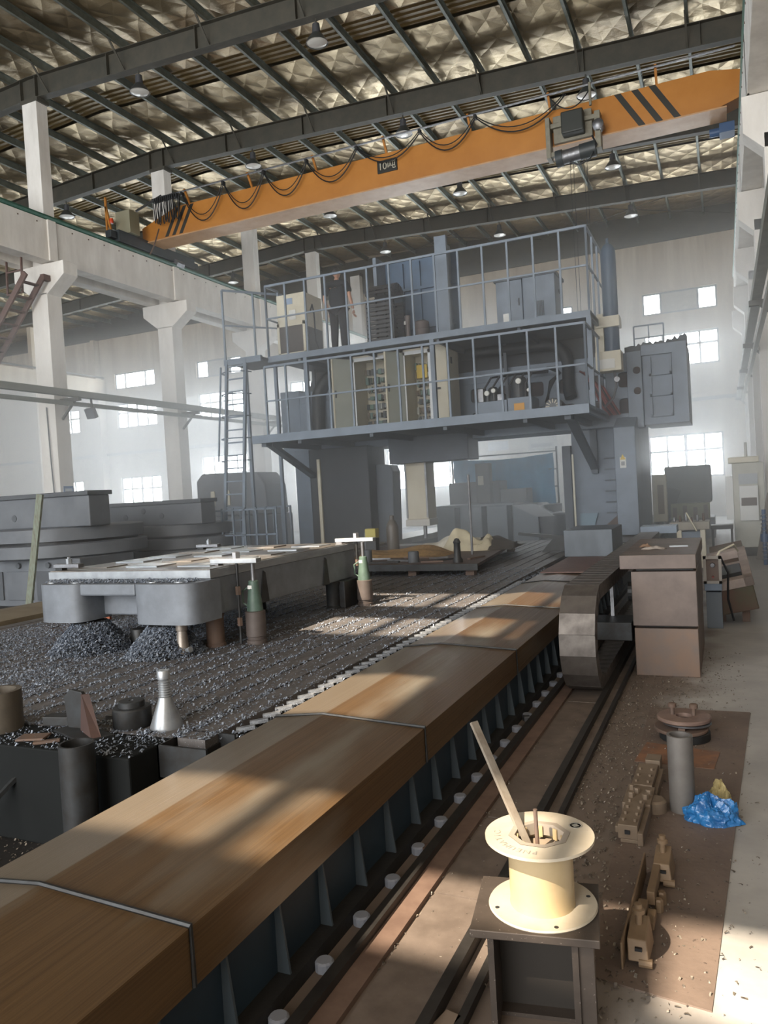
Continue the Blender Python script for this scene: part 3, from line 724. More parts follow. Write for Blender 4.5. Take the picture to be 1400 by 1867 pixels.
# ladder tower at the left end of the decks
MB().box(-10.35, -9.36, 14.75, 15.9, 4.84, 4.90).build('ladder_landing', m_deck, ga)
MB().box(-10.35, -9.36, 14.70, 14.78, 4.80, 4.93).build('landing_fascia', BG, ga)
railing((-10.32, 14.74, 0), (-9.42, 15.9, 0), 4.92, 6.52, 2, mid=.5)
lx = -9.62
for x in (-10.28, -9.78): MB().bar((x, 14.14, .0), (x, 14.72, 4.9), .07, .05).build('ladder_stile', BG, ga)
for k in range(15):
    u = (k + .5) / 15; MB().bar((-10.28, 14.2 + .52 * u, .55 + 4.35 * u), (-9.78, 14.2 + .52 * u, .55 + 4.35 * u), .03).build('ladder_rung', BG, ga)
for zc in (2.6, 3.1, 3.6, 4.1, 4.6):
    a0 = [(-10.03 + .36 * math.cos(t_), 14.35 + .5 * (zc - .55) / 4.35 - .05 - .34 * math.sin(t_), zc) for t_ in [math.pi * i / 8 for i in range(9)]]
    MB().tube(a0, .015, 6).build('cage_hoop', BG, ga)
for dx, dy in ((-.34, -.12), (0, -.36), (.34, -.12)):
    MB().bar((-10.03 + dx, 14.42 + dy, 2.6), (-10.03 + dx, 14.72 + dy, 4.75), .03).build('cage_bar', BG, ga)
for x in (-10.32, -9.5): MB().box(x - .035, x + .035, 15.5, 15.57, 0, 4.84).build('landing_leg', BG, ga)
# low gate rails at the ladder foot
for x in (-10.45, -10.2, -9.9, -9.6, -9.3, -9.05, -8.8):
    MB().bar((x, 14.05, .0), (x + .0, 14.05, 1.55), .035).build('gate_bar', BG, ga)
for z in (.95, 1.5): MB().bar((-10.45, 14.05, z), (-8.8, 14.05, z), .035).build('gate_rail', BG, ga)
# ---------------------------------------------------------------- big cable bends over the crossbeam
def arc(c, r, a0, a1, n=10, plane='XZ'):
    out = []
    for i in range(n + 1):
        t_ = math.radians(a0 + (a1 - a0) * i / n); u, v = r * math.cos(t_), r * math.sin(t_)
        out.append((c[0] + u, c[1], c[2] + v))
    return out
MB().tube([(-5.4, 16.9, 4.72), (-3.5, 16.9, 4.72)] + arc((-3.5, 16.9, 4.22), .5, 90, 0) + [(-3.0, 16.85, 3.7), (-2.95, 16.8, 3.5)], .13, 12).build('cable_duct', m_black, ga, smooth=True)
MB().tube([(-7.9, 16.9, 4.66), (-8.5, 16.9, 4.66)] + arc((-8.5, 16.9, 4.0), .66, 90, 180) + [(-9.16, 16.85, 3.5), (-9.16, 16.85, 3.06)], .17, 12).build('cable_duct', m_dark, ga, smooth=True)
for k in range(6):
    a = (-2.75 + .04 * k, 16.9, 4.05 - .03 * k); col = ('#7a3a35', '#2a2a2c', '#8a4a44', '#3a3a3c', '#2b2b2b', '#6d3d38')[k]
    MB().tube([a, (-2.6 + .05 * k, 16.6, 3.95 - .05 * k), (-2.42 + .04 * k, 16.5, 3.6), (-2.3 + .05 * k, 16.6, 3.25), (-2.15 + .04 * k, 16.75, 3.05)], .022, 7).build('hydraulic_hose', mat('hose_%d' % (k % 3), col, rough=.5), ga, smooth=True)
for k in range(4):
    MB().tube([(-8.4 + .05 * k, 16.9, 4.1), (-8.55 + .05 * k, 16.65, 3.8), (-8.6 + .06 * k, 16.6, 3.4), (-8.8, 16.7, 3.1 + .03 * k), (-9.1, 16.9, 3.08 + .03 * k)], .028, 7).build('hydraulic_hose', m_black, ga, smooth=True)
for k in range(4):
    MB().tube([(-8.0 + .08 * k, 16.95, 3.95), (-8.05 + .1 * k, 16.7, 3.98), (-7.98 + .12 * k, 16.55, 3.75), (-8.05 + .1 * k, 16.6, 3.4)], .03, 7).build('hydraulic_hose', m_dark, ga, smooth=True)
# ---------------------------------------------------------------- nitrogen bottle on its cream bracket
tk = thing('pressure_cylinder', 'tall blue-grey gas cylinder strapped upright to a cream bracket on the gantry end', 'cylinder', (-1.98, 16.3, 4.0))
MB().lathe((-1.98, 16.25, 4.28), [(.145, 0), (.15, .04), (.15, 1.95), (.14, 2.05), (.09, 2.14), (.03, 2.18), (.03, 2.28), (0, 2.29)], 24).build('bottle', mat('bottle_blue', '#3c5066', '#46596d', rough=.45, scale=4), tk, smooth=True)
br = MB(); br.box(-2.30, -2.12, 16.12, 16.4, 4.0, 5.05).box(-2.30, -1.80, 16.06, 16.42, 3.88, 4.28); br.build('bracket', m_cream, tk, bevel=.01)
MB().box(-2.28, -1.80, 16.07, 16.44, 4.76, 4.98).build('clamp_band', m_cream, tk, bevel=.01)
MB().box(-2.26, -1.92, 16.05, 16.062, 3.93, 4.12).build('data_plate', mat('label_white', '#dcdcd8', rough=.5), tk)
MB().lathe((-1.90, 16.1, 3.70), [(.0, -.03), (.055, -.03), (.06, .02), (0, .02)], 16, 'Y').build('pressure_gauge', m_steel, tk)
MB().tube([(-1.95, 16.2, 3.88), (-1.93, 16.15, 3.55), (-2.0, 16.2, 3.35), (-2.2, 16.4, 3.2)], .025, 8).build('manifold', m_steel, tk)
# ================================================================ SLOTTED TABLE, BEDS, CHIPS
def bed_material():
    m = bpy.data.materials.new('way_cover_bronze'); m.use_nodes = True
    n = m.node_tree.nodes; l = m.node_tree.links; b = n['Principled BSDF']
    tc = n.new('ShaderNodeTexCoord'); mp = n.new('ShaderNodeMapping'); mp.inputs['Scale'].default_value = (60, .25, 60)
    l.new(tc.outputs['Object'], mp.inputs['Vector'])
    nz = n.new('ShaderNodeTexNoise'); nz.inputs['Scale'].default_value = 2.0; nz.inputs['Detail'].default_value = 7; nz.inputs['Roughness'].default_value = .7
    l.new(mp.outputs['Vector'], nz.inputs['Vector'])
    mp2 = n.new('ShaderNodeMapping'); mp2.inputs['Scale'].default_value = (2.2, .5, 2); l.new(tc.outputs['Object'], mp2.inputs['Vector'])
    n2 = n.new('ShaderNodeTexNoise'); n2.inputs['Scale'].default_value = 1.3; n2.inputs['Detail'].default_value = 4; l.new(mp2.outputs['Vector'], n2.inputs['Vector'])
    mx = n.new('ShaderNodeMix'); mx.data_type = 'RGBA'; mx.inputs[6].default_value = lin('#6c5439'); mx.inputs[7].default_value = lin('#57422c')
    r1 = n.new('ShaderNodeMapRange'); r1.inputs['From Min'].default_value = .35; r1.inputs['From Max'].default_value = .65; l.new(nz.outputs['Fac'], r1.inputs['Value'])
    l.new(r1.outputs['Result'], mx.inputs[0])
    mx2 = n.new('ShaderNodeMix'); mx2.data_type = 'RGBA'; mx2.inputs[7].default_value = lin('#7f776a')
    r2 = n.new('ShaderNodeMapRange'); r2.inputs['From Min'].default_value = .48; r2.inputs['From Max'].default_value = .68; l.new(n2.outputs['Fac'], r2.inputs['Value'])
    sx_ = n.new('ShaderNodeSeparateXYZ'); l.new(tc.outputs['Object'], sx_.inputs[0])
    rx_ = n.new('ShaderNodeMapRange'); rx_.inputs['From Min'].default_value = -.13; rx_.inputs['From Max'].default_value = -.15; rx_.inputs['To Max'].default_value = .55; l.new(sx_.outputs['X'], rx_.inputs['Value'])  # silver left of the ridge is a painted reflection of the bright rear wall
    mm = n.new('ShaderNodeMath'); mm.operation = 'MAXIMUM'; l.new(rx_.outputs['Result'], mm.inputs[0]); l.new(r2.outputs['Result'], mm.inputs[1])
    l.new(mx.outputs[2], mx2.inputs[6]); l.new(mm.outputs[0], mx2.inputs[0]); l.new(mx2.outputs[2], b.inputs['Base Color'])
    rr = n.new('ShaderNodeMapRange'); rr.inputs['To Min'].default_value = .2; rr.inputs['To Max'].default_value = .42; l.new(nz.outputs['Fac'], rr.inputs['Value']); l.new(rr.outputs['Result'], b.inputs['Roughness'])
    b.inputs['Metallic'].default_value = .35
    bp = n.new('ShaderNodeBump'); bp.inputs['Strength'].default_value = .12; bp.inputs['Distance'].default_value = .004; l.new(nz.outputs['Fac'], bp.inputs['Height']); l.new(bp.outputs['Normal'], b.inputs['Normal'])
    return m
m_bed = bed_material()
m_beddark = mat('bed_body_blue', '#22313c', '#1b2730', rough=.55, scale=4)
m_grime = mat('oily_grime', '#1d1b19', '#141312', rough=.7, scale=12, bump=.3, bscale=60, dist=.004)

bed = thing('machine_bed', 'long bronze sheet-steel way cover of the machine bed running from the foreground to the gantry', 'machine bed', (-1.88, 8, 0))
BX0, BX1, RXB, BZ = -2.31, -1.44, -2.02, .50
PITCH = 1.86
segs = [(-.15 + PITCH * k, -.15 + PITCH * (k + 1)) for k in range(0, 13)]
for (y0, y1) in segs:
    y0 += .008; y1 -= .006
    t_ = .012
    s_ = MB(); s_.prism([(BX0, BZ - .12), (BX0, BZ), (RXB, BZ + .032), (BX1, BZ), (BX1, BZ - .175), (BX1 - t_, BZ - .175), (BX1 - t_, BZ - .02), (RXB, BZ + .012), (BX0 + t_, BZ - .02), (BX0 + t_, BZ - .12)], 'Y', y0, y1)
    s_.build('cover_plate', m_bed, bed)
for k in range(1, 13):
    y = -.15 + PITCH * k
    MB().tube([(BX0 - .005, y, BZ + .006), (RXB, y, BZ + .036), (BX1 + .004, y, BZ + .006), (BX1 + .004, y, BZ - .17)], .008, 6).build('seam_lip', m_dark, bed)
MB().box(BX0 + .06, BX1 - .05, -.2, 24, .06, BZ - .13).build('bed_body', m_beddark, bed)
MB().box(BX0, BX1 + .02, -.2, 24, 0, .06).build('bed_foot', m_grime, bed)
src = None
y = .35
while y < 12:
    if src is None:
        r_ = MB(); r_.prism([(BX1 - .055, .06), (BX1 + .0, .06), (BX1 - .035, .34), (BX1 - .055, .34)], 'Y', y, y + .010); src = r_.build('side_rib', mat('rib_grey', '#3f474d', rough=.5), bed); yy0 = y
    else: piece(src, bed, (0, y - yy0, 0))
    y += .31
src = None; y = .5
while y < 9:
    if src is None:
        f_ = MB(); f_.lathe((BX1 + .05, y, 0), [(.035, 0), (.035, .03), (.028, .036), (0, .036)], 14); src = f_.build('levelling_pad', mat('pad_pale', '#83868f', rough=.6), bed); yy0 = y
    else: piece(src, bed, (0, y - yy0, 0))
    y += .31
# far-side bed of the gantry
bl_ = thing('machine_bed', 'tan sheet-steel way cover of the far machine bed beyond the slotted table', 'machine bed', (-8.0, 10, 0))
for k in range(2, 13):
    y0 = -.15 + PITCH * k
    MB().prism([(-8.5, BZ - .15), (-8.5, BZ), (-8.1, BZ + .03), (-7.5, BZ), (-7.5, BZ - .15)], 'Y', y0 + .008, y0 + PITCH - .006).build('cover_plate', mat('far_cover_tan', '#8c7f6a', '#7a6d5a', rough=.5, metal=.3, scale=3), bl_)
MB().box(-8.4, -7.6, 3.5, 24, .0, BZ - .13).build('bed_body', m_grime, bl_)

# ---- table: one plate per land between the T slots
m_table = mat('table_plate_iron', '#696462', '#55514f', rough=.5, metal=.15, scale=5, stretch=(3, .6, 1), bump=.1, bscale=80, dist=.002, speck='#9aa0a8', speck_scale=150, speck_lo=.66, rough2=.65)
tb = thing('slotted_table', 'wide cast-iron floor table with T-slots strewn with steel chips', 'table', (-4.9, 9.6, 0))
TX0, TX1, TY0, TY1, TZ = -7.2, -2.45, 3.13, 16.2, .50
NS = 24; w_ = (TX1 - TX0) / NS
src = None
for i in range(NS):
    x0 = TX0 + w_ * i
    if src is None:
        q = MB(); q.box(x0 + .012, x0 + w_ - .012, TY0, TY1, TZ - .045, TZ); src = q.build('table_land', m_table, tb)
    else: piece(src, tb, (w_ * i, 0, 0))
MB().box(TX0, TX1, TY0, TY1, .05, TZ - .045).build('table_body', m_grime, tb)
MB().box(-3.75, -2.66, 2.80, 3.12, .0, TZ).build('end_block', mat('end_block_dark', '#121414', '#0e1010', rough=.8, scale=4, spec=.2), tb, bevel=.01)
MB().box(-5.4, -3.78, 2.72, 3.12, .0, TZ - .02).build('end_block', mat('end_block_dark', '#2d3436', rough=.5), tb, bevel=.01)
# chip gutter beside the table with a row of pale tie clips
gt = MB(); gt.box(-2.45, -2.33, TY0 + .1, 13, .30, .33); gt.build('chip_gutter', m_dark, tb)
src = None; y = TY0 + .25
m_clip = mat('clip_pale', '#a9acb0', '#5a5c60', rough=.5, metal=.3, scale=30)
k = 0
while y < 9.4:
    if src is None:
        q = MB(); q.obox((-2.385, y, .490), (.10, .03, .02), rz=.5, ry=-.1); src = q.build('tie_clip', m_clip, tb); yy0 = y
    else: piece(src, tb, (0, y - yy0, 0))
    y += .128; k += 1
tr = MB(); tr.box(-2.66, -2.36, 3.0, 3.012, .33, .5).box(-2.66, -2.36, 3.24, 3.252, .33, .5).box(-2.66, -2.65, 3.0, 3.25, .33, .5).box(-2.37, -2.36, 3.0, 3.25, .33, .44).box(-2.66, -2.36, 3.0, 3.25, .33, .34)
tag(tr.build('chip_tray', m_dark), 'small dark sheet-metal tray at the corner of the table beside the way cover', 'tray')

# ---- loose chips: nobody could count them
def chips(name, m, pts, label, parent=None, smin=.004, smax=.012, root=None):
    vs_ = []; fs = []
    for (x, y, z) in pts:
        a = random.uniform(0, 6.28); s = random.uniform(smin, smax); t = random.uniform(-.5, .9); w = s * random.uniform(.3, .6)
        ca, sa = math.cos(a), math.sin(a); h = s * (.35 + t)
        o = len(vs_)
        vs_ += [(x - ca * s - sa * w, y - sa * s + ca * w, z + .001), (x - ca * s + sa * w, y - sa * s - ca * w, z + .003),
                (x + sa * w * .8, y - ca * w * .8, z + abs(h) * .9 + .003), (x - sa * w * .8, y + ca * w * .8, z + abs(h) + .002),
                (x + ca * s + sa * w * .5, y + sa * s - ca * w * .5, z + .004 + max(0, t) * s * .4), (x + ca * s - sa * w * .5, y + sa * s + ca * w * .5, z + .002)]
        fs += [(o, o + 1, o + 2, o + 3), (o + 3, o + 2, o + 4, o + 5)]
    me = bpy.data.meshes.new(name); me.from_pydata(vs_, [], fs); me.materials.append(m)
    ob = bpy.data.objects.new(name, me); C.objects.link(ob)
    if label: tag(ob, label, 'chips', kind='stuff')
    return ob
m_chip = mat('steel_chips', '#a9b2c0', '#68707d', rough=.4, metal=.4, scale=40, detail=2)
def dens(x, y):
    from mathutils import noise
    v = .55 + .6 * noise.noise(Vector((x * .8, y * .5, 3.1)))
    # chips collect in strips along the slots
    u = ((x - TX0) / w_) % 1.0; v *= (.45 if x < -4.3 else .14) + 1.3 * (abs(u - .5) * 2) ** 4
    if y < 7: v *= 1.5
    if x < -4.2 and y < 6.5: v *= 1.6
    if -3.6 < x and 4.2 < y < 9: v *= .75
    return v
pts = []
while len(pts) < 70000:
    y = TY0 + (11.0 - TY0) * random.random() ** 1.35; x = random.uniform(-6.9, TX1)
    if random.random() < dens(x, y): pts.append((x, y, TZ))
chips('steel_chips', m_chip, pts, 'silvery loose steel chips scattered over the slotted table')
pts = [(random.uniform(-2.45, -2.34), random.uniform(TY0 + .1, 11), .37 + random.random() * .12) for _ in range(5000)]
pts += [(random.uniform(-5.2, -2.66), random.uniform(2.80, 3.13), TZ) for _ in range(1500)]
chips('gutter_chips', m_chip, pts, 'loose steel chips lying in the dark gutter beside the way cover')
m_chipd = mat('dull_chips', '#8f8578', '#4a423c', rough=.5, metal=.4, scale=40, detail=2)
pts = []
while len(pts) < 6500:
    x = random.gauss(-.85, .42); y = 2.4 + 5.5 * random.random()
    if -1.36 < x < .1 and not (-1.2 < x < -.94 and y > 6.0): pts.append((x, y, .002))
pts += [(random.uniform(-5, -2.4), random.uniform(1.6, 2.8), .002) for _ in range(2500)]
chips('floor_chips', m_chipd, pts, 'small dull chips scattered on the floor along the cable tray', smin=.004, smax=.011)
# chip mounds under the feet of the casting
def mound(cx, cy, r, h, label, n=9000):
    t = thing('chip_mound', label, 'chip mound', (cx, cy, TZ), kind='stuff')
    b = MB(); prof = [(r * (1 - i / 8) ** .7 if i < 8 else 0.0, h * (i / 8)) for i in range(9)]
    b.lathe((cx, cy, TZ - .002), [(r, 0), (r * .86, h * .18), (r * .68, h * .45), (r * .52, h * .75), (r * .42, h), (0, h)], 26)
    b.build('core', m_grime, t)
    pts = []
    for _ in range(n):
        u = random.random(); rad = r * (1.08 - .66 * u) * math.sqrt(random.uniform(.75, 1.05)); a = random.uniform(0, 6.283)
        pts.append((cx + rad * math.cos(a), cy + rad * math.sin(a), TZ + h * max(0, u * .97 - .02)))
    o = chips('chips', m_chip, pts, None, smin=.006, smax=.016)
    for v in o.data.vertices: v.co -= t.location
    o.parent = t
mound(-5.02, 4.95, .33, .25, 'heap of steel chips piled under the farther front foot of the casting')
mound(-4.20, 4.92, .30, .24, 'heap of steel chips piled under the nearer front foot of the casting')

# ================================================================ THE CASTING ON THE TABLE
m_cast = mat('grey_casting', '#757a81', '#62666c', rough=.55, metal=.15, scale=5, bump=.12, bscale=45, dist=.006, lo=.3, hi=.7)
m_mach = mat('machined_face', '#a6a9ac', '#8f9295', rough=.33, metal=.6, scale=8, stretch=(1, .3, 1))
m_mtop = mat('machined_top', '#8d857c', '#6a625c', rough=.32, metal=.6, scale=3, stretch=(1, .4, 1), lo=.4, hi=.6)
ca = thing('steel_casting', 'big grey steel casting with machined top resting on posts above the table', 'casting', (-4.66, 6.3, .77))
WX0, WX1, WY0, WY1, WZ0, WZ1 = -5.55, -3.79, 5.0, 7.62, .79, 1.17
MB().box(WX0, WX1, WY0 + .02, WY1, WZ0, WZ1 - .07).build('body', m_cast, ca, bevel=.012)
MB().box(WX0 + .02, WX1 + .012, WY0, WY1 - .02, WZ1 - .075, WZ1 - .006).build('machined_rim', m_mach, ca, bevel=.004)
# top plate with long pockets
tp = MB(); tp.box(WX0 + .03, WX1 + .005, WY0 + .01, WY1 - .03, WZ1 - .006, WZ1)
tp.build('top_face', m_mtop, ca)
for i in range(5):
    for j in range(3):
        x0 = WX0 + .15 + .56 * j; y0 = WY0 + .22 + .47 * i
        MB().box(x0, x0 + .34, y0, y0 + .26, WZ1, WZ1 + .008 + .004 * ((i + j) % 2)).build('raised_pad', m_mach if (i * 2 + j) % 3 else m_mtop, ca)
# front feet and bridge
def lobe(xa, xb):
    out = []; cx = (xa + xb) / 2; r = (xb - xa) / 2
    for i in range(13):
        a = math.pi + math.pi * i / 12; e = .45; ca_, sa_ = math.cos(a), math.sin(a)
        out.append((cx + r * math.copysign(abs(ca_) ** e, ca_), WY0 - .02 - .25 * abs(sa_) ** e))
    return [(xb, WY0 + .1)][:0] + [(xa, WY0 + .1)] + out + [(xb, WY0 + .1)]
for (xa, xb) in ((-5.40, -4.92), (-4.38, -3.76)):
    MB().prism(lobe(xa, xb), 'Z', .765, 1.085).build('front_foot', m_cast, ca, smooth=True, angle=50)
    cx = (xa + xb) / 2
    for dx in (-.17, .1): MB().cyl((cx + dx, WY0 - .12, 1.085), (cx + dx, WY0 - .12, 1.093), .06, 16).build('machined_boss', m_mach, ca)
MB().box(-4.95, -4.36, WY0 - .22, WY0 + .05, .985, 1.083).build('front_bridge', m_cast, ca, bevel=.015)
pts = [(random.uniform(-5.4, -3.85), random.uniform(WY0 - .18, WY0 - .01), 1.083 + random.random() * .012) for _ in range(1800)]
o = chips('chips', m_chip, pts, None, smin=.005, smax=.014); o['kind'] = 'stuff'
for v in o.data.vertices: v.co -= ca.location
o.parent = ca
# side brackets cast on the flank
for y in (5.75, 6.9):
    f = MB(); f.prism([(y - .05, WZ0), (y + .09, WZ0), (y + .05, WZ1 - .12), (y + .02, WZ1 - .10)], 'X', WX1, WX1 + .012); f.build('flank_recess', m_dark, ca)
# support posts under the casting
for i, (x, y, lab) in enumerate(((-3.95, 5.25, 'beside the near green jack'), (-4.72, 5.2, 'in the gap between the front feet'), (-3.86, 7.2, 'beside the far green jack'), (-5.3, 6.6, 'under the far flank'), (-4.6, 6.9, 'under the middle'))):
    MBp = MB(); MBp.lathe((x, y, TZ), [(.085, 0), (.085, .02), (.075, .03), (.075, WZ0 - TZ - .03 - .02), (.085, WZ0 - TZ - .02), (.085, WZ0 - TZ)] if i != 1 else [(.075, 0), (.075, .13), (.07, .14), (0, .14)], 20)
    tag(MBp.build('support_post', m_dark if i != 0 else m_rust, smooth=True), 'round steel support post standing under the casting, %s' % lab, 'post')
MBp = MB(); MBp.box(-3.95, -3.72, 7.2, 7.55, TZ, WZ0); tag(MBp.build('support_block', m_dark, bevel=.01), 'dark square support block under the far end of the casting', 'block')

# ---- green screw jacks with clamp bars
m_jack = mat('jack_green', '#47594f', '#55695e', rough=.5, scale=9)
def jack(x, y, label, first):
    t = thing('screw_jack', label, 'jack', (x, y, TZ))
    MB().lathe((x, y, TZ), [(.085, 0), (.085, .03), (.075, .035), (.078, .06), (.085, .065), (.085, .27), (.07, .275)], 22).build('riser', mat('riser_brown', '#5d5450', '#534a46', rough=.6, metal=.2, scale=8), t, smooth=True)
    MB().lathe((x, y, TZ + .272), [(.068, 0), (.068, .02), (.045, .21), (.042, .25), (.036, .255)], 20).build('jack_body', m_jack, t, smooth=True)
    MB().lathe((x, y, TZ + .51), [(.042, 0), (.042, .012), (.018, .016), (.018, .155), (.02, .17)], 16).build('screw', m_steel, t, smooth=True)
    MB().tube([(x - .05, y - .01, TZ + .47), (x - .10, y - .02, TZ + .44), (x - .10, y - .02, TZ + .34), (x - .055, y - .01, TZ + .31)], .009, 8).build('handle', m_jack, t)
    MB().box(x - .03, x + .01, y - .047, y - .042, TZ + .46, TZ + .49).build('sticker', mat('label_white', '#dcdcd8', rough=.5), t)
jack(-3.65, 5.41, 'near green screw jack on a rusty riser holding a clamp bar', True)
jack(-3.60, 7.44, 'far green screw jack on a rusty riser at the end of the casting', False)
def clamp(x, y, label, m=m_mach):
    t = thing('clamp_bar', label, 'clamp', (x, y, WZ1))
    b = MB(); b.box(x - .24, x + .22, y - .04, y + .04, WZ1 + .015, WZ1 + .055); b.build('bar', m, t, bevel=.004)
    MB().box(x - .23, x - .16, y - .035, y + .035, WZ1, WZ1 + .015).build('toe', m_steel, t)
    MB().cyl((x + .0, y, TZ + .01), (x + .0, y, WZ1 + .11), .013, 10).build('stud', m_dark, t)
    MB().lathe((x, y, WZ1 + .055), [(.034, 0), (.034, .05), (.02, .055), (.0, .055)], 6).build('nut', m_steel, t)
    for z in (TZ + .16, TZ + .42): MB().lathe((x, y, z), [(.024, 0), (.024, .07)], 6).build('coupling', m_rust, t)
    return t
clamp(-3.745, 5.32, 'steel clamp bar with threaded stud over the near green jack')
clamp(-3.70, 7.5, 'steel clamp bar with threaded stud over the far green jack')
def clamp_small(x, y, label):
    t = thing('clamp_bar', label, 'clamp', (x, y, WZ1))
    MB().box(x - .14, x + .16, y - .035, y + .035, WZ1 + .02, WZ1 + .055).build('bar', m_steel, t, bevel=.004)
    MB().box(x - .12, x - .04, y - .03, y + .03, WZ1, WZ1 + .02).build('toe', m_dark, t)
    MB().lathe((x + .02, y, WZ1 + .055), [(.026, 0), (.026, .045), (.014, .047), (.014, .06), (0, .06)], 6).build('nut', m_mach, t)
clamp_small(-5.42, 5.12, 'short clamp bar with nut on the far front corner of the casting')
clamp_small(-5.45, 7.2, 'short clamp bar with nut on the far edge of the casting')
# small silvery screw post beside the near foot
t = thing('screw_post', 'small silvery screw post standing in the chips by the near front foot', 'post', (-3.98, 4.86, TZ))
MB().lathe((-3.98, 4.86, TZ), [(.062, 0), (.062, .035), (.050, .06), (.042, .16), (.038, .2), (.046, .205), (.046, .25), (.03, .255)], 18).build('body', mat('post_bronze', '#8a8178', '#6f675f', rough=.4, metal=.5, scale=9), t, smooth=True)
MB().cyl((-3.93, 4.84, TZ + .05), (-3.88, 4.83, TZ + .06), .016, 10, r2=.024).build('side_screw', m_mach, t)
# red shovel plate behind the casting, leaning plank
t = tag(MB().prism([(-6.42, .62), (-6.02, .52), (-6.0, .95), (-6.36, .98), (-6.62, .86)], 'Y', 6.2, 6.23).build('shovel_blade', mat('rust_orange', '#a05a3c', '#7d4632', rough=.6, metal=.3, scale=8)), 'rust-orange steel plate standing behind the far front foot of the casting', 'plate')
t = MB(); t.bar((-10.35, 9.3, 2.0), (-10.7, 9.2, .0), .13, .04)
tag(t.build('plank', mat('mossy_plank', '#7f8a7c', '#6b6558', rough=.85, scale=14, stretch=(3, 3, .6))), 'weathered greenish plank leaning upright against the nearest grey machine', 'plank')

# ================================================================ LOOSE PARTS AT THE NEAR END OF THE TABLE
t = thing('screw_jack', 'shiny conical screw jack standing at the near corner of the table', 'jack', (-2.82, 3.27, TZ))
MB().lathe((-2.82, 3.27, TZ), [(.088, 0), (.088, .012), (.036, .155), (.034, .165)], 24).build('cone', m_mach, t, smooth=True)
pr = [(.03, .165)]
for k in range(7): pr += [(.034, .170 + .013 * k), (.028, .176 + .013 * k)]
pr += [(.03, .262), (.036, .265), (.036, .305), (.033, .31), (0, .31)]
MB().lathe((-2.82, 3.27, TZ), pr, 20).build('screw', m_mach, t, smooth=True)
t = thing('bearing_spacer', 'dark stepped round steel spacer next to the conical jack', 'spacer', (-3.03, 3.24, TZ))
MB().lathe((-3.03, 3.24, TZ), [(.10, 0), (.104, .01), (.104, .10), (.098, .108), (.068, .11)], 26).build('base_ring', m_dark, t, smooth=True)
MB().lathe((-3.03, 3.24, TZ + .108), [(.07, 0), (.07, .03), (.066, .034), (.014, .034), (.012, .028), (0, .028)], 24).build('cap', m_dark, t, smooth=True)
t = thing('angle_bracket', 'dark welded angle bracket with sloping rib on the table end', 'bracket', (-3.2, 3.05, TZ))
MB().prism([(-3.36, TZ), (-3.22, TZ), (-3.22, .67), (-3.25, .71), (-3.33, .72), (-3.38, .68)], 'Y', 3.10, 3.125).build('upright_plate', m_dark, t, bevel=.003)
r_ = MB(); r_.add([(-3.22, 3.12, TZ), (-3.02, 3.0, TZ), (-3.05, 2.96, TZ), (-3.24, 3.07, TZ), (-3.22, 3.12, .70), (-3.20, 3.11, .70), (-3.235, 3.09, .70), (-3.25, 3.10, .70)],
                  [(0, 3, 2, 1), (4, 5, 6, 7), (0, 1, 5, 4), (1, 2, 6, 5), (2, 3, 7, 6), (3, 0, 4, 7)]); r_.build('sloping_rib', mat('rib_brown', '#4a3b38', '#54403a', rough=.55, metal=.3, scale=8), t)
MB().obox((-3.2, 3.05, TZ + .006), (.38, .16, .012), rz=-.35).build('foot_plate', m_dark, t)
def pipe(name, x, y, z0, z1, r, th, m, label, seg=28):
    b = MB(); b.lathe((x, y, z0), [(r - th, 0), (r, 0), (r, z1 - z0), (r - th, z1 - z0), (r - th, 0)], seg)
    return tag(b.build(name, m, smooth=True), label, 'pipe')
pipe('pipe_sleeve', -3.77, 3.0, TZ, .72, .125, .028, mat('sleeve_tan', '#5e564b', '#4f483f', rough=.6, metal=.3, scale=8), 'thick-walled brown pipe sleeve at the left end of the table', 36)
pipe('pipe_post', -2.86, 2.68, .0, .60, .082, .012, m_dark, 'tall dark pipe post standing in the shadow before the table end')
tag(MB().obox((-3.46, 3.16, TZ + .03), (.20, .09, .05), rz=.2).build('steel_block', m_dark, bevel=.004), 'small dark steel block lying beside the brown pipe sleeve', 'block')
tag(MB().obox((-3.42, 2.92, TZ + .008), (.15, .10, .012), rz=.4).build('steel_plate', m_rust, bevel=.002), 'flat rusty offcut lying on the table end before the bracket', 'plate')
tag(MB().obox((-3.28, 2.88, TZ + .008), (.13, .03, .014), rz=.7).build('steel_strip', m_rust, bevel=.002), 'narrow rusty strip lying on the table end before the bracket', 'strip')
tag(MB().obox((-3.22, 3.30, TZ + .02), (.09, .03, .03), rz=.5).build('hex_bolt', m_steel, bevel=.004), 'short steel bolt lying on the chips behind the bracket', 'bolt')
b = MB(); b.bar((-3.35, 3.0, .49), (-3.60, 2.45, .02), .03, .02); tag(b.build('steel_bar', m_dark), 'dark flat bar leaning from the table end down to the floor', 'bar')
b = MB(); b.tube([(-4.2, 2.45, .015), (-3.1, 2.5, .015)], .012, 8); tag(b.build('steel_rod', m_dark), 'thin steel rod lying on the dark floor below the table end', 'rod')
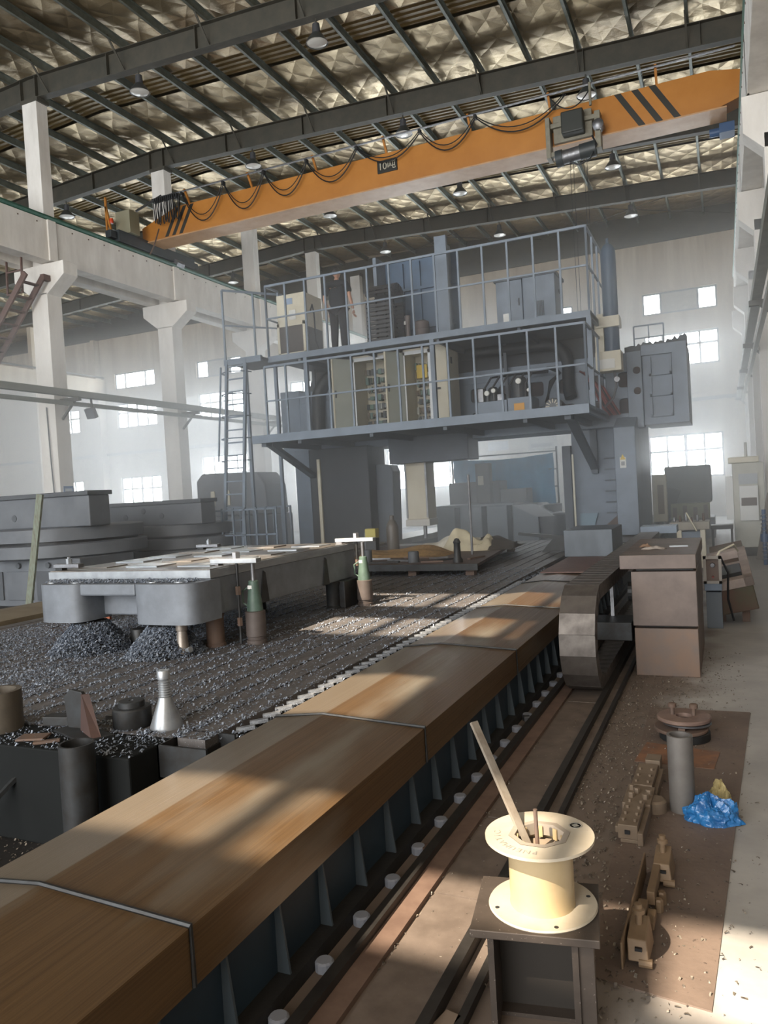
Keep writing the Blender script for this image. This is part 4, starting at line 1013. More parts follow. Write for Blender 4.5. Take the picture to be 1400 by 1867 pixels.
# ================================================================ CABLE TRAY AND DRAG CHAIN
ct = thing('cable_tray', 'long low steel cable tray sunk along the floor beside the machine bed', 'tray', (-1.1, 6, 0))
m_trayb = mat('tray_floor', '#7b6e64', '#665a51', rough=.6, metal=.25, scale=6, speck='#8a837a', speck_scale=160, speck_lo=.70)
m_lip = mat('tray_lip', '#3b3835', '#2d2a28', rough=.5, metal=.4, scale=8)
MB().box(-1.335, -1.29, 1.0, 12.5, 0, .055).build('left_lip', m_lip, ct)
MB().box(-1.29, -1.205, 1.0, 12.5, 0, .022).build('flat_band', mat('band_brown', '#7d675a', '#6b564b', rough=.6, metal=.25, scale=8), ct)
for (a, b_) in ((1.0, 2.95), (2.96, 3.72), (3.74, 5.9), (5.92, 12.5)):
    MB().box(-1.185, -.945, a, b_, 0, .012).build('tray_plate', m_trayb, ct)
MB().box(-.945, -.905, 1.0, 12.5, 0, .06).build('right_lip', m_lip, ct)
MB().box(-.905, -.845, 1.0, 12.5, 0, .010).build('groove_plate', m_trayb, ct)
MB().box(-.845, -.818, 1.0, 12.5, 0, .035).build('outer_lip', m_lip, ct)
dc = thing('drag_chain', 'wide steel drag chain curling down into the floor tray beside the bed', 'cable chain', (-1.08, 6.25, .012))
m_link = mat('chain_plate', '#6b6560', '#57514d', rough=.42, metal=.6, scale=7, rough2=.6)
RC, ZC, YC, PW = .405, .455, 6.28, .172
path = []
for k in range(34): path.append((YC + PW * (34 - k), ZC + RC, 0.0))
nb = 8
for k in range(nb + 1): a = math.pi * k / nb; path.append((YC - RC * math.sin(a), ZC + RC * math.cos(a), a))
for k in range(1, 26): path.append((YC + PW * k, ZC - RC, math.pi))
src = None
for (y, z, a) in path:
    if src is None:
        q = MB(); q.box(-.135, .135, -PW / 2 + .004, PW / 2 - .004, -.004, .014).box(-.135, -.120, -PW / 2 - .012, PW / 2 - .0, -.10, .0).box(.120, .135, -PW / 2 - .012, PW / 2 - .0, -.10, .0)
        src = q.build('chain_link', m_link, dc, local=True); o = src
    else: o = piece(src, dc, (0, 0, 0))
    o.location = (0, y - 6.25, z - .012); o.rotation_euler = (a if a < 3.2 else math.pi, 0, 0)
m_casing = mat('sheet_cover_brown', '#6e615a', '#5d524d', rough=.55, metal=.3, scale=4)
cb = thing('cover_box', 'brown-grey sheet-steel cover box with slab top beside the drag chain', 'machine cover', (-.5, 7.4, 0))
MB().box(-.77, -.26, 6.87, 8.3, 0, .41).build('lower_box', mat('cover_rusty', '#6b5f58', '#776254', rough=.6, metal=.3, scale=5), cb, bevel=.006)
MB().box(-.775, -.255, 6.84, 8.3, .435, .90).build('upper_box', m_casing, cb, bevel=.006)
MB().box(-.74, -.28, 6.95, 8.2, .40, .44).build('joint_gap', m_dark, cb)
MB().box(-.74, -.28, 6.93, 8.2, .89, .93).build('joint_gap', m_dark, cb)
MB().box(-.86, -.25, 6.80, 8.6, .925, 1.045).build('slab_top', m_casing, cb, bevel=.006)
MB().box(-1.22, -.80, 8.6, 12.6, .70, .735).build('chain_support', m_casing, cb)
MB().box(-1.15, -.80, 6.95, 7.35, .28, .44).build('arm', m_dark, cb, bevel=.006)
MB().box(-1.02, -.99, 7.3, 7.34, .30, .74).build('strut', m_steel, cb)
MB().lathe((-.84, 7.2, .68), [(.05, 0), (.09, 0), (.09, .05), (.05, .05), (.05, 0)], 18, 'X').build('cable_eye', m_dark, cb)
MB().box(-1.25, -.72, 12.6, 13.1, .82, .93).build('chain_head', m_bluegrey, cb)
for i, (x, y, sx, sy, h, nm, lab, m) in enumerate(((-.62, 7.35, .20, .10, .018, 'rag', 'crumpled grey rag lying on the slab of the cover box', mat('rag_grey', '#9a9088', rough=.9)), (-.42, 7.55, .16, .035, .012, 'steel_scale', 'short pale steel rule lying on the slab of the cover box', m_mach), (-.72, 7.6, .1, .08, .02, 'glove', 'brown work glove lying on the slab of the cover box', mat('glove_brown', '#7a6250', rough=.9)))):
    b = MB()
    if i == 1: b.obox((x, y, 1.045 + h / 2), (sx, sy, h), rz=.1)
    else:
        n_ = 10; vs_ = []; 
        for a in range(n_ + 1):
            for c_ in range(n_ + 1):
                u, v = a / n_ - .5, c_ / n_ - .5; e = max(0, 1 - (u * u + v * v) * 3.2)
                vs_.append((x + u * sx + .01 * math.sin(9 * v + i), y + v * sy + .008 * math.cos(11 * u), 1.046 + e * h * (1.3 + .6 * math.sin(13 * u + 3 * i) * math.cos(11 * v))))
        fs = [(a * (n_ + 1) + c_, (a + 1) * (n_ + 1) + c_, (a + 1) * (n_ + 1) + c_ + 1, a * (n_ + 1) + c_ + 1) for a in range(n_) for c_ in range(n_)]
        b.add(vs_, fs)
    tag(b.build(nm, m, smooth=i != 1), lab, nm.replace('_', ' '))
# grey box and brown sheet riding on the bed
MBx = MB(); MBx.box(-2.33, -1.60, 12.0, 13.2, .535, .95); tag(MBx.build('steel_box', mat('box_bluegrey', '#5c636b', '#4c5258', rough=.45, metal=.3, scale=5, stretch=(1, 1, .4)), bevel=.008), 'blue-grey steel box sitting on the bed cover before the gantry column', 'box')
MBx = MB(); MBx.prism([(-2.25, .536), (-1.30, .536), (-1.30, .55), (-2.25, .55)], 'Y', 9.9, 11.9); tag(MBx.build('cover_sheet', mat('sheet_rust', '#6a5048', '#5a443e', rough=.6, metal=.2, scale=5)), 'brown steel sheet lying across the bed cover before the blue-grey box', 'sheet')

# ================================================================ CONTROL POST AND TILTED MACHINE RIGHT OF THE BOX
cp = thing('control_post', 'low grey control post with a pale framed switch box, beside the cover box', 'control box', (-.17, 9.2, 0))
MB().box(-.25, -.09, 9.12, 9.32, 0, .40).build('pedestal', mat('post_grey', '#676d74', rough=.5), cp, bevel=.005)
MB().box(-.26, -.085, 9.08, 9.34, .42, .52).build('collar', m_bluegrey, cp, bevel=.005)
fr_ = MB(); fr_.box(-.265, -.235, 9.06, 9.12, .50, .80).box(-.11, -.08, 9.06, 9.12, .50, .80).box(-.265, -.08, 9.06, 9.12, .77, .80).box(-.265, -.08, 9.06, 9.12, .50, .53)
fr_.build('switch_frame', mat('switch_frame_pale', '#a9a39c', rough=.5), cp)
MB().box(-.24, -.10, 9.10, 9.30, .52, .78).build('switch_back', mat('switch_back', '#7a6a62', rough=.6), cp)
MB().lathe((-.17, 9.07, .70), [(.0, 0), (.022, 0), (.028, .03)], 14, 'Y').build('rotary_switch', m_steel, cp)
MB().lathe((-.17, 9.08, .57), [(.0, 0), (.012, 0), (.014, .02)], 10, 'Y').build('push_button', mat('button_red', '#8a4a40', rough=.5), cp)
MB().tube([(-.09, 9.2, .78), (-.02, 9.25, .6), (-.03, 9.3, .3), (.02, 9.35, .05)], .012, 7).build('cable', m_black, cp)
tm = thing('tilted_fixture', 'tilted rusty machine fixture with square windows leaning on the floor behind the control post', 'fixture', (-.05, 10.6, 0))
def tilt(x, y, z): return (x, y, z)
Rm = Matrix.Translation((-.02, 10.2, .55)) @ Matrix.Rotation(math.radians(-12), 4, 'Y') @ Matrix.Rotation(math.radians(8), 4, 'X')
def tb_(b, x0, x1, y0, y1, z0, z1):
    p = [Rm @ Vector(q) for q in ((x0, y0, z0), (x1, y0, z0), (x1, y1, z0), (x0, y1, z0), (x0, y0, z1), (x1, y0, z1), (x1, y1, z1), (x0, y1, z1))]
    return b.add(p, [(0, 3, 2, 1), (4, 5, 6, 7), (0, 1, 5, 4), (1, 2, 6, 5), (2, 3, 7, 6), (3, 0, 4, 7)])
tb_(MB(), -.20, .22, -.9, 1.4, -.30, -.02).build('body', mat('fixture_green_rust', '#54503f', '#5d4238', rough=.65, metal=.2, scale=5), tm, bevel=.01)
for (x0, x1, y0, y1) in ((-.22, .24, -.92, -.78), (-.22, .24, -.25, -.12), (-.22, .24, .45, .6), (-.22, -.12, -.92, .6), (.14, .24, -.92, .6)):
    tb_(MB(), x0, x1, y0, y1, -.02, .08).build('window_frame_bar', mat('fixture_pale', '#a2938a', '#8d7f78', rough=.6, scale=6), tm, bevel=.006)
tb_(MB(), -.12, .14, -.7, -.3, -.0, .10).build('motor_block', m_dark, tm)
for (x, y) in ((-.1, 9.6), (.15, 9.6), (-.1, 11.2), (.15, 11.2)): MB().box(x - .04, x + .04, y - .05, y + .05, 0, .34).build('leg', m_rust, tm)
MB().tube([(-.2, 9.5, .62), (-.1, 9.6, .8), (.05, 9.8, .86), (.1, 10.2, .75)], .012, 7).build('cable', m_cream, tm)

# ================================================================ FLOOR PLATE AND LOOSE IRON ON THE RIGHT
fp = MB(); fp.prism([(-.58, 5.9), (.09, 5.92), (-.11, 2.56), (-.52, 2.62)], 'Z', 0, .006)
tag(fp.build('floor_sheet', mat('floor_sheet_brown', '#75655a', '#63554c', rough=.65, metal=.15, scale=3, bump=.1, bscale=40, speck='#4a403a', speck_scale=50, speck_lo=.68)), 'large flat brown steel sheet lying on the concrete floor', 'steel sheet')
sp_ = MB(); sp_.prism([(-.53, 5.10), (-.10, 5.02), (-.13, 4.72), (-.57, 4.74)], 'Z', .006, .009)
tag(sp_.build('rusty_strip', mat('rust_strip', '#8a6248', '#6e5344', rough=.7, metal=.1, scale=9)), 'orange-brown rusty strip lying across the brown floor sheet behind the pipe', 'strip')
# stack of discs
ang = 0
for i, (dx, dy, z, r, h, m, tx, lab) in enumerate(((0, 0, .006, .155, .055, m_dark, 0, 'dark thick disc at the bottom of the stack on the floor sheet'), (-.02, -.01, .065, .165, .022, m_rust, .03, 'rusty disc lying second from the bottom of the stack'),
        (.015, .01, .098, .150, .016, m_steel, -.05, 'thin grey disc lying third in the stack'), (.0, .0, .128, .165, .026, mat('disc_brown', '#8a7468', '#77625a', rough=.55, metal=.3, scale=9), .0, 'brown disc with two bolts on top of the stack'))):
    t_ = thing('steel_disc', lab, 'disc', (-.31 + dx, 5.25 + dy, z), 'stack of steel discs on the floor sheet')
    T_ = Matrix.Rotation(tx, 3, 'X')
    MB().lathe((-.31 + dx, 5.25 + dy, z), [(.05, 0), (r - .006, 0), (r, .006), (r, h - .006), (r - .006, h), (.05, h), (.05, 0)], 36, tilt=T_).build('plate', m, t_, smooth=True)
    if i == 3:
        for xx_ in (-.07, .06):
            MB().lathe((-.31 + xx_, 5.26, z + h), [(.014, 0), (.014, .045), (.026, .047), (.026, .07), (.018, .075), (0, .075)], 12).build('bolt', m_rust, t_, smooth=True)
    if i in (1, 2):
        MB().box(-.34, -.30, 5.12, 5.16, z + h, z + h + .018).build('shim', m_rust, t_)
pipe('pipe_spacer', -.268, 4.10, .006, .392, .062, .013, mat('pipe_grey', '#74706c', '#66615d', rough=.6, metal=.35, scale=6), 'grey thick-walled pipe standing upright on the floor sheet')
# crumpled bag and glove
def crumple(name, cx, cy, rx, ry, h, m, label, cat, seed, n=90, rz=0.0, tail=None):
    from mathutils import noise
    b = MB(); vs_ = []; rows = 46; 
    for i in range(rows + 1):
        ph = math.pi / 2 * i / rows
        for k in range(n):
            a = 2 * math.pi * k / n
            d = 1 + .22 * noise.noise(Vector((2.2 * math.cos(a) + seed, 2.2 * math.sin(a), 2 * ph))) + .10 * noise.noise(Vector((6 * math.cos(a), 6 * math.sin(a) + seed, 5 * ph))) 
            fold = 1 + .10 * abs(noise.noise(Vector((9 * math.cos(a) + seed, 9 * math.sin(a), 9 * ph)))) - .10 * abs(noise.noise(Vector((14 * a / 6.28, 11 * ph, seed))))
            u = rx * math.cos(a) * math.cos(ph) * d; v = ry * math.sin(a) * math.cos(ph) * d
            if tail and math.cos(a - tail) > .86 and ph < .55: u *= 1.45; v *= 1.45
            z = h * math.sin(ph) * d * fold * (1 + .25 * math.sin(3 * a + seed))
            if i == 0: z = 0
            c_, s_ = math.cos(rz), math.sin(rz)
            vs_.append((cx + u * c_ - v * s_, cy + u * s_ + v * c_, .0065 + max(0, z)))
    fs = [(i * n + k, i * n + (k + 1) % n, (i + 1) * n + (k + 1) % n, (i + 1) * n + k) for i in range(rows) for k in range(n)]
    b.add(vs_, fs); return tag(b.build(name, m, smooth=True, angle=28), label, cat)
m_bag = mat('blue_plastic', '#2f78b4', '#1c4f86', rough=.25, scale=11, bump=.9, bscale=30, dist=.014, coat=.3)
crumple('plastic_bag', -.135, 4.03, .135, .10, .095, m_bag, 'crumpled shiny blue plastic bag on the floor sheet beside the pipe', 'bag', 1.7, tail=.0)
crumple('work_glove', -.095, 4.30, .05, .045, .075, mat('glove_yellow', '#b8a878', '#8f8158', rough=.85, scale=14, bump=.5, bscale=40), 'dirty yellow work glove lying behind the blue bag', 'glove', 4.2)
# die set: two blocks joined by an eared clamp
m_die = mat('die_brown', '#80705f', '#716151', rough=.65, metal=.25, scale=8, bump=.12, bscale=50, dist=.003)
def die(c, rz, parts, t, m=m_die):
    M_ = Matrix.Translation((c[0], c[1], .0065)) @ Matrix.Rotation(rz, 4, 'Z')
    for nm, kind, a in parts:
        b = MB()
        if kind == 'box':
            x0, x1, y0, y1, z0, z1 = a
            p = [M_ @ Vector(q) for q in ((x0, y0, z0), (x1, y0, z0), (x1, y1, z0), (x0, y1, z0), (x0, y0, z1), (x1, y0, z1), (x1, y1, z1), (x0, y1, z1))]
            b.add(p, [(0, 3, 2, 1), (4, 5, 6, 7), (0, 1, 5, 4), (1, 2, 6, 5), (2, 3, 7, 6), (3, 0, 4, 7)]); b.build(nm, m, t, bevel=.003)
        else:
            x, y, z0, z1, r = a; c_ = M_ @ Vector((x, y, 0))
            b.lathe((c_.x, c_.y, .0065 + z0), [(r, 0), (r, (z1 - z0) * .85), (r * .8, z1 - z0), (0, z1 - z0)], 6 if r < .02 else 24); b.build(nm, m, t, smooth=r > .02)
d1 = thing('die_clamp', 'long brown die clamp with an ear and many bolts lying on the floor sheet', 'clamp', (-.47, 4.1, .0065))
ps = [('front_block', 'box', (-.055, .035, -.47, -.18, .018, .085)), ('front_rail', 'box', (.035, .06, -.49, -.10, 0, .060)), ('notch_block', 'box', (-.07, -.055, -.45, -.40, .035, .065)), ('sole', 'box', (-.045, .05, -.47, -.10, 0, .018)),
      ('centre_plate', 'box', (-.075, .06, -.18, .06, 0, .072)), ('ear', 'cyl', (.065, -.06, 0, .06, .062)), ('rear_block', 'box', (-.06, .045, .06, .38, 0, .078)), ('rear_rail', 'box', (.045, .07, .04, .40, 0, .050)), ('tail_block', 'box', (-.03, .05, .42, .53, 0, .085))]
for k in range(4): ps += [('bolt', 'cyl', (-.035, -.42 + .075 * k, .085, .098, .009)), ('bolt', 'cyl', (.018, -.42 + .075 * k, .085, .098, .009))]
for (x, y) in ((-.04, -.10), (-.02, -.04), (.03, -.11), (.04, -.05), (-.05, .0)): ps.append(('hex_bolt', 'cyl', (x, y, .072, .098, .016)))
for k in range(3): ps += [('bolt', 'cyl', (-.04, .10 + .09 * k, .078, .09, .009)), ('bolt', 'cyl', (.02, .10 + .09 * k, .078, .09, .009))]
die((-.465, 4.12), -.02, ps, d1)
MB().box(-.498, -.475, 3.643, 3.652, .05, .068).build('square_hole', m_black, d1)
d2 = thing('toe_clamp', 'brown toe clamp with two wedge blocks and a thin upright plate on the floor sheet', 'clamp', (-.36, 3.05, .0065))
ps = [('upright_plate', 'box', (-.055, -.047, -.30, .40, 0, .095)), ('slide_bar', 'box', (-.040, -.004, -.12, .08, 0, .062)), ('cross_bar', 'box', (-.012, .018, .10, .36, .03, .082)), ('link_block', 'box', (.0, .03, -.06, .04, .02, .05)),
      ('spring_pin', 'cyl', (.03, .12, .0, .05, .017)), ('spring_pin', 'cyl', (.035, .18, .0, .05, .017))]
die((-.34, 2.98), -.02, ps, d2, mat('toe_brown', '#806b54', '#705c47', rough=.6, metal=.2, scale=8))
mt_ = mat('toe_brown', '#806b54', rough=.6)
for (cx, cy, nm) in ((-.345, 2.78, 'front'), (-.305, 3.36, 'rear')):
    b = MB(); pz = .0065
    b.add([(cx - .035, cy - .07, pz + .02), (cx + .035, cy - .07, pz + .02), (cx + .04, cy + .07, pz + .02), (cx - .04, cy + .07, pz + .02),
           (cx - .04, cy - .045, pz + .085), (cx + .025, cy - .045, pz + .085), (cx + .028, cy + .07, pz + .115), (cx - .034, cy + .07, pz + .115)],
          [(0, 3, 2, 1), (4, 5, 6, 7), (0, 1, 5, 4), (1, 2, 6, 5), (2, 3, 7, 6), (3, 0, 4, 7)])
    b.build('wedge_block', mt_, d2, bevel=.004)
    MB().lathe((cx - .005, cy + .03, pz + .09), [(.012, 0), (.012, .05), (.022, .052), (.022, .066), (.014, .07), (.014, .085), (0, .087)], 12).build('clamp_screw', mt_, d2, smooth=True)
    MB().cyl((cx + .0, cy - .06, pz + .016), (cx + .045, cy - .06, pz + .016), .016, 14).build('foot_roller', mt_, d2)
    MB().box(cx - .012, cx + .012, cy - .0665, cy - .056, pz + .055, pz + .066).build('slot', m_black, d2)
    MB().box(cx - .034, cx + .03, cy + .0, cy + .06, pz, pz + .022).build('sole', mt_, d2)

# ================================================================ HOSE REEL ON ITS STEEL STAND
st = thing('steel_stand', 'short steel I-section stand with a square top plate in the foreground', 'stand', (-.588, 2.30, 0))
m_stand = mat('stand_brown', '#4b423b', '#3d352f', rough=.6, metal=.3, scale=6, speck='#8a8078', speck_scale=120, speck_lo=.69)
RZ = .16
MB().obox((-.588, 2.30, .385), (.372, .32, .03), rz=RZ).build('top_plate', m_stand, st, bevel=.003)
MB().obox((-.715, 2.275, .185), (.018, .26, .37), rz=RZ).build('flange', m_stand, st)
MB().obox((-.475, 2.315, .185), (.018, .26, .37), rz=RZ).build('flange', m_stand, st)
MB().obox((-.445, 2.30, .185), (.05, .20, .37), rz=RZ).build('side_plate', m_stand, st)
MB().obox((-.595, 2.31, .185), (.23, .014, .37), rz=RZ).build('web', mat('stand_dark', '#29241f', rough=.65, metal=.2), st)
MB().obox((-.588, 2.36, .008), (.30, .20, .016), rz=RZ).build('base_plate', m_stand, st)
sx, sy = -.572, 2.315
spo = thing('hose_reel', 'white plastic hose reel with printed flange standing on the steel stand', 'reel', (sx, sy, .40))
m_reel = mat('reel_white', '#aca292', '#a09582', rough=.5, scale=6, speck='#6a5a48', speck_scale=70, speck_lo=.73)
m_reel2 = mat('reel_cream', '#ae9a78', '#a5906c', rough=.45, scale=5)
MB().lathe((sx, sy, .40), [(.0, 0), (.163, 0), (.166, .004), (.163, .009), (0, .009)], 48).build('lower_flange', m_reel, spo, smooth=True)
MB().lathe((sx, sy, .409), [(.100, 0), (.098, .012), (.098, .19), (.103, .208), (.098, .208), (.092, .19), (.092, .08), (0, .08)], 40).build('drum', m_reel2, spo, smooth=True)
# upper flange: round outside, octagonal hole
up = MB(); n_ = 48; zt = .62
oct_ = lambda a: .088 / max(abs(math.cos(((a + math.pi / 8) % (math.pi / 4)) - math.pi / 8)), .5)
for (rr, z) in (('i', zt - .009), ('o', zt - .009), ('o', zt), ('i', zt)):
    for k in range(n_):
        a = 2 * math.pi * k / n_; r = .166 if rr == 'o' else oct_(a); up.v.append((sx + r * math.cos(a), sy + r * math.sin(a), z))
for L_ in range(4):
    for k in range(n_):
        up.f.append((L_ * n_ + k, L_ * n_ + (k + 1) % n_, ((L_ + 1) % 4) * n_ + (k + 1) % n_, ((L_ + 1) % 4) * n_ + k))
upo = up.build('upper_flange', m_reel, spo, smooth=True)
rim = MB()
for (s_, z) in ((1.0, zt + .001), (.80, zt + .001), (.80, zt - .035), (.84, zt - .035)):
    for k in range(n_):
        a = 2 * math.pi * k / n_; r = oct_(a) * s_; rim.v.append((sx + r * math.cos(a), sy + r * math.sin(a), z))
for L_ in range(3):
    for k in range(n_): rim.f.append((L_ * n_ + k, L_ * n_ + (k + 1) % n_, (L_ + 1) * n_ + (k + 1) % n_, (L_ + 1) * n_ + k))
rim.build('octagonal_rim', mat('rim_grey', '#8a8074', rough=.6), spo)
MB().lathe((sx, sy, zt - .05), [(.03, -.004), (.092, -.004), (.092, 0), (.03, 0), (.03, -.004)], 32).build('hub_disc', mat('hub_dusty', '#857766', rough=.8), spo)
for k in range(8):
    a = 2 * math.pi * k / 8 + .2
    MB().obox((sx + .066 * math.cos(a), sy + .066 * math.sin(a), zt - .022), (.004, .016, .034), rz=a).build('hub_tab', m_reel2, spo)
for k, a in enumerate((.5, 2.2, 3.7, 5.2)):
    MB().cyl((sx + .145 * math.cos(a), sy + .145 * math.sin(a), .4088), (sx + .145 * math.cos(a), sy + .145 * math.sin(a), .4096), .007, 12).build('bolt_hole', m_dark, spo)
m_ink = mat('print_grey', '#8e8a80', rough=.6)
word = 'PNEUMATIC'
for i, ch in enumerate(word):
    a = -math.pi / 2 + .12 - i * .185        # running clockwise, letter tops pointing outwards
    text(ch, .030, (sx + .128 * math.cos(a), sy + .128 * math.sin(a), zt + .0012), (0, 0, a - math.pi / 2), m_ink, upo, extrude=.0003)
lg_ = MB(); ax = .75; lx_, ly_ = sx + .130 * math.cos(ax), sy + .130 * math.sin(ax)
lg_.lathe((lx_, ly_, zt + .0004), [(.017, 0), (.021, 0), (.021, .0006), (.017, .0006), (.017, 0)], 24); lg_.obox((lx_, ly_, zt + .0007), (.018, .018, .0006), rz=.75); lg_.build('round_logo', m_ink, upo)
b = MB(); b.bar((-.605, 2.315, .565), (-.815, 2.47, .905), .026, .012); sticko = tag(b.build('wooden_stick', mat('stick_wood', '#7d7468', '#655a4e', rough=.8, scale=14, stretch=(2, 2, .3))), 'flat weathered wooden stick standing slantwise in the hose reel', 'stick')
b = MB(); b.cyl((-.575, 2.30, .575), (-.578, 2.305, .70), .0065, 12); rodo = tag(b.build('steel_rod', m_rust, smooth=True), 'short rusty steel rod standing upright in the hose reel', 'rod')
# the reel's real size and the stand's height
S_ = 1.042; NX_, NY_, NZ_ = -.596, 2.412, .345
st.location = (NX_ + (-.588 - sx) * S_, NY_ + (2.30 - sy) * S_, 0); st.scale = (S_, S_, NZ_ / .40)
spo.location = (NX_, NY_, NZ_); spo.scale = (S_, S_, S_)
for o in (sticko, rodo): o.scale = (S_, S_, S_); o.location = (NX_ - sx * S_, NY_ - sy * S_, NZ_ - .40 * S_)
b = MB(); b.bar((-1.02, 1.60, .02), (-.86, 2.25, .02), .06, .03); tag(b.build('steel_bar', mat('bar_tan', '#7a6a5c', rough=.7), bevel=.003), 'flat tan steel bar lying on the floor left of the stand', 'bar')
for i, (x, y, lab) in enumerate(((-1.37, 3.3, 'small rusty nut block by the foot of the machine bed'), (-1.40, 5.4, 'small grey block lying by the machine bed near the drag chain'))):
    tag(MB().obox((x + .02, y, .018), (.05, .06, .034), rz=.5).build('scrap_block', m_rust if i == 0 else m_steel, bevel=.004), lab, 'scrap block')
# ================================================================ GREY MACHINES ON THE LEFT
m_mg = mat('machine_grey_old', '#6d7075', '#5f6267', rough=.55, scale=3, bump=.05, bscale=20)
m_mg2 = mat('machine_grey_dark', '#55585c', '#4a4c50', rough=.6, scale=3)
def lathe_base(x0, x1, y0, y1, h, zr, label, n=4):
    t = thing('vertical_lathe', label, 'machine', ((x0 + x1) / 2, (y0 + y1) / 2, 0))
    cx, cy = (x0 + x1) / 2, (y0 + y1) / 2; r = (x1 - x0) / 2
    MB().box(x0 + .15, x1 - .1, y0 + .25, y0 + 1.6, 0, zr).build('base', m_mg, t, bevel=.02)
    for k in range(n):
        xa = x0 + .3 + (x1 - x0 - .7) * k / n; w = (x1 - x0 - .7) / n - .12
        MB().box(xa, xa + w, y0 + .215, y0 + .25, .12, zr - .22).build('access_panel', m_mg2 if k % 2 else m_mg, t, bevel=.008)
        MB().lathe((xa + w * .5, y0 + .20, zr - .11), [(0, 0), (.05, 0), (.055, .03)], 14, 'Y').build('port', m_mg2, t)
    cy = y0 + 1.35; r *= .8; cx = x1 - .05 - r
    MB().lathe((cx, cy, zr), [(r * .97, 0), (r * 1.02, .03), (r * 1.02, .24), (r * .98, .26)], 48).build('lower_ring', m_mg, t, smooth=True)
    MB().lathe((cx, cy, zr + .26), [(r * .9, 0), (r * .9, .05)], 48).build('ring_gap', m_dark, t)
    MB().lathe((cx, cy, zr + .31), [(r * .98, 0), (r * .98, .22), (r * .95, .24)], 48).build('rotary_table', m_mg, t, smooth=True)
    MB().box(x0, x1, y0 + .45, y0 + .95, zr + .55, h - .08).build('cross_body', m_mg, t, bevel=.02)
    MB().box(x0 - .03, x1 + .03, y0 + .40, y0 + 1.0, h - .08, h).build('cap_plate', m_mg2, t, bevel=.01)
    for k in range(3):
        MB().lathe((x0 + .8 + .5 * k, y0 + .44, zr + .75 + .12 * (k % 2)), [(0, 0), (.06, 0), (.07, .03)], 14, 'Y').build('round_cover', m_mg2, t)
    MB().box(x0 + 1.0, x0 + 1.3, y0 + .41, y0 + .46, zr + .36, zr + .55).build('nameplate', m_dark, t)
    return t
lathe_base(-13.9, -10.25, 9.8, 12.4, 2.04, .86, 'nearest grey vertical lathe base with round table, behind the leaning plank')
lathe_base(-12.95, -10.1, 12.75, 15.6, 1.80, .72, 'second grey vertical lathe base with round table, left of the ladder')
t = thing('horizontal_lathe', 'hazy grey rounded machine body behind the gantry ladder', 'machine', (-12.4, 18, 0))
MB().box(-13.6, -11.2, 17.4, 18.8, 0, 1.3).build('base', m_mg, t, bevel=.05)
MB().prism([(-13.5, 1.3), (-11.2, 1.3), (-11.25, 2.1), (-11.5, 2.45), (-13.3, 2.5), (-13.5, 2.3)], 'Y', 17.5, 18.6).build('headstock', m_mg, t, bevel=.05)
for x in (-13.0, -12.5): MB().box(x, x + .12, 17.46, 17.5, 1.6, 2.0).build('dial_plate', m_cream, t)
t = thing('guard_fence', 'grey steel bar fence standing behind the gantry ladder', 'fence', (-11.0, 16.6, 0))
for k in range(9): MB().box(-12.0 + .25 * k, -11.96 + .25 * k, 16.6, 16.64, 0, 1.5).build('fence_bar', m_bluegrey, t)
for z in (.5, 1.48): MB().box(-12.0, -9.96, 16.6, 16.64, z, z + .04).build('fence_rail', m_bluegrey, t)
# ================================================================ UNDER AND BEHIND THE GANTRY
m_weld = mat('weldment_grey', '#6f7880', '#626a72', rough=.55, scale=3)
t = thing('steel_weldment', 'long grey ribbed steel weldment lying behind the gantry ram', 'weldment', (-5.4, 19.6, 0))
xs_ = [-7.0, -6.35, -5.62, -4.95, -3.75]
MB().box(-7.0, -4.0, 19.5, 20.6, .05, 1.15).build('core', m_mg2, t)
for i in range(4):
    x1 = xs_[i + 1] - .14 if i < 3 else -4.3
    MB().box(xs_[i], x1, 19.05, 19.6, .0, 1.2).build('rib_box', m_weld, t, bevel=.015)
MB().prism([(-4.95, 1.2), (-4.35, 1.2), (-3.9, .88), (-4.35, .88)], 'Y', 19.0, 20.4).build('sloping_cap', mat('weld_cap', '#8b8f92', rough=.5), t)
MB().lathe((-4.05, 19.5, .05), [(.40, 0), (.40, .85), (.37, .88), (0, .88)], 30).build('round_end', m_mg2, t, smooth=True)
MB().box(-7.05, -4.9, 18.98, 20.6, 1.2, 1.25).build('top_flange', m_weld, t)
t = thing('tarpaulin', 'bright blue tarpaulin hung on a steel frame behind the gantry', 'tarpaulin', (-6.0, 22.2, 0))
from mathutils import noise as _n
b = MB(); nx, nz = 60, 24; vs_ = []
for i in range(nx + 1):
    for j in range(nz + 1):
        u, v = i / nx, j / nz; x = -7.55 + 3.05 * u; z = .85 + 1.72 * v
        zz = z - .10 * math.sin(math.pi * u) * v; 
        y = 22.2 + .10 * math.sin(u * 26 + 2.2 * v) * (.3 + .7 * abs(math.cos(u * 3.2))) + .12 * _n.noise(Vector((u * 5, v * 3, 0)))
        vs_.append((x, y, zz))
b.add(vs_, [(i * (nz + 1) + j, (i + 1) * (nz + 1) + j, (i + 1) * (nz + 1) + j + 1, i * (nz + 1) + j + 1) for i in range(nx) for j in range(nz)])
b.build('sheet', mat('tarp_blue', '#2fa3d6', '#1f86bb', rough=.4, scale=3), t, smooth=True)
for x in (-7.6, -4.42): MB().bar((x, 22.35, 0), (x, 22.35, 2.75), .05).build('frame_post', m_dark, t)
for z in (1.1, 1.6, 2.1, 2.62): MB().bar((-7.6, 22.36, z), (-4.42, 22.36, z), .035).build('frame_rail', m_dark, t)
t = thing('dark_machine', 'dark grey machine block with a white nameplate standing before the blue tarpaulin', 'machine', (-6.2, 21, 0))
MB().box(-7.25, -5.75, 20.9, 21.7, 0, 1.85).build('body', m_mg2, t, bevel=.02)
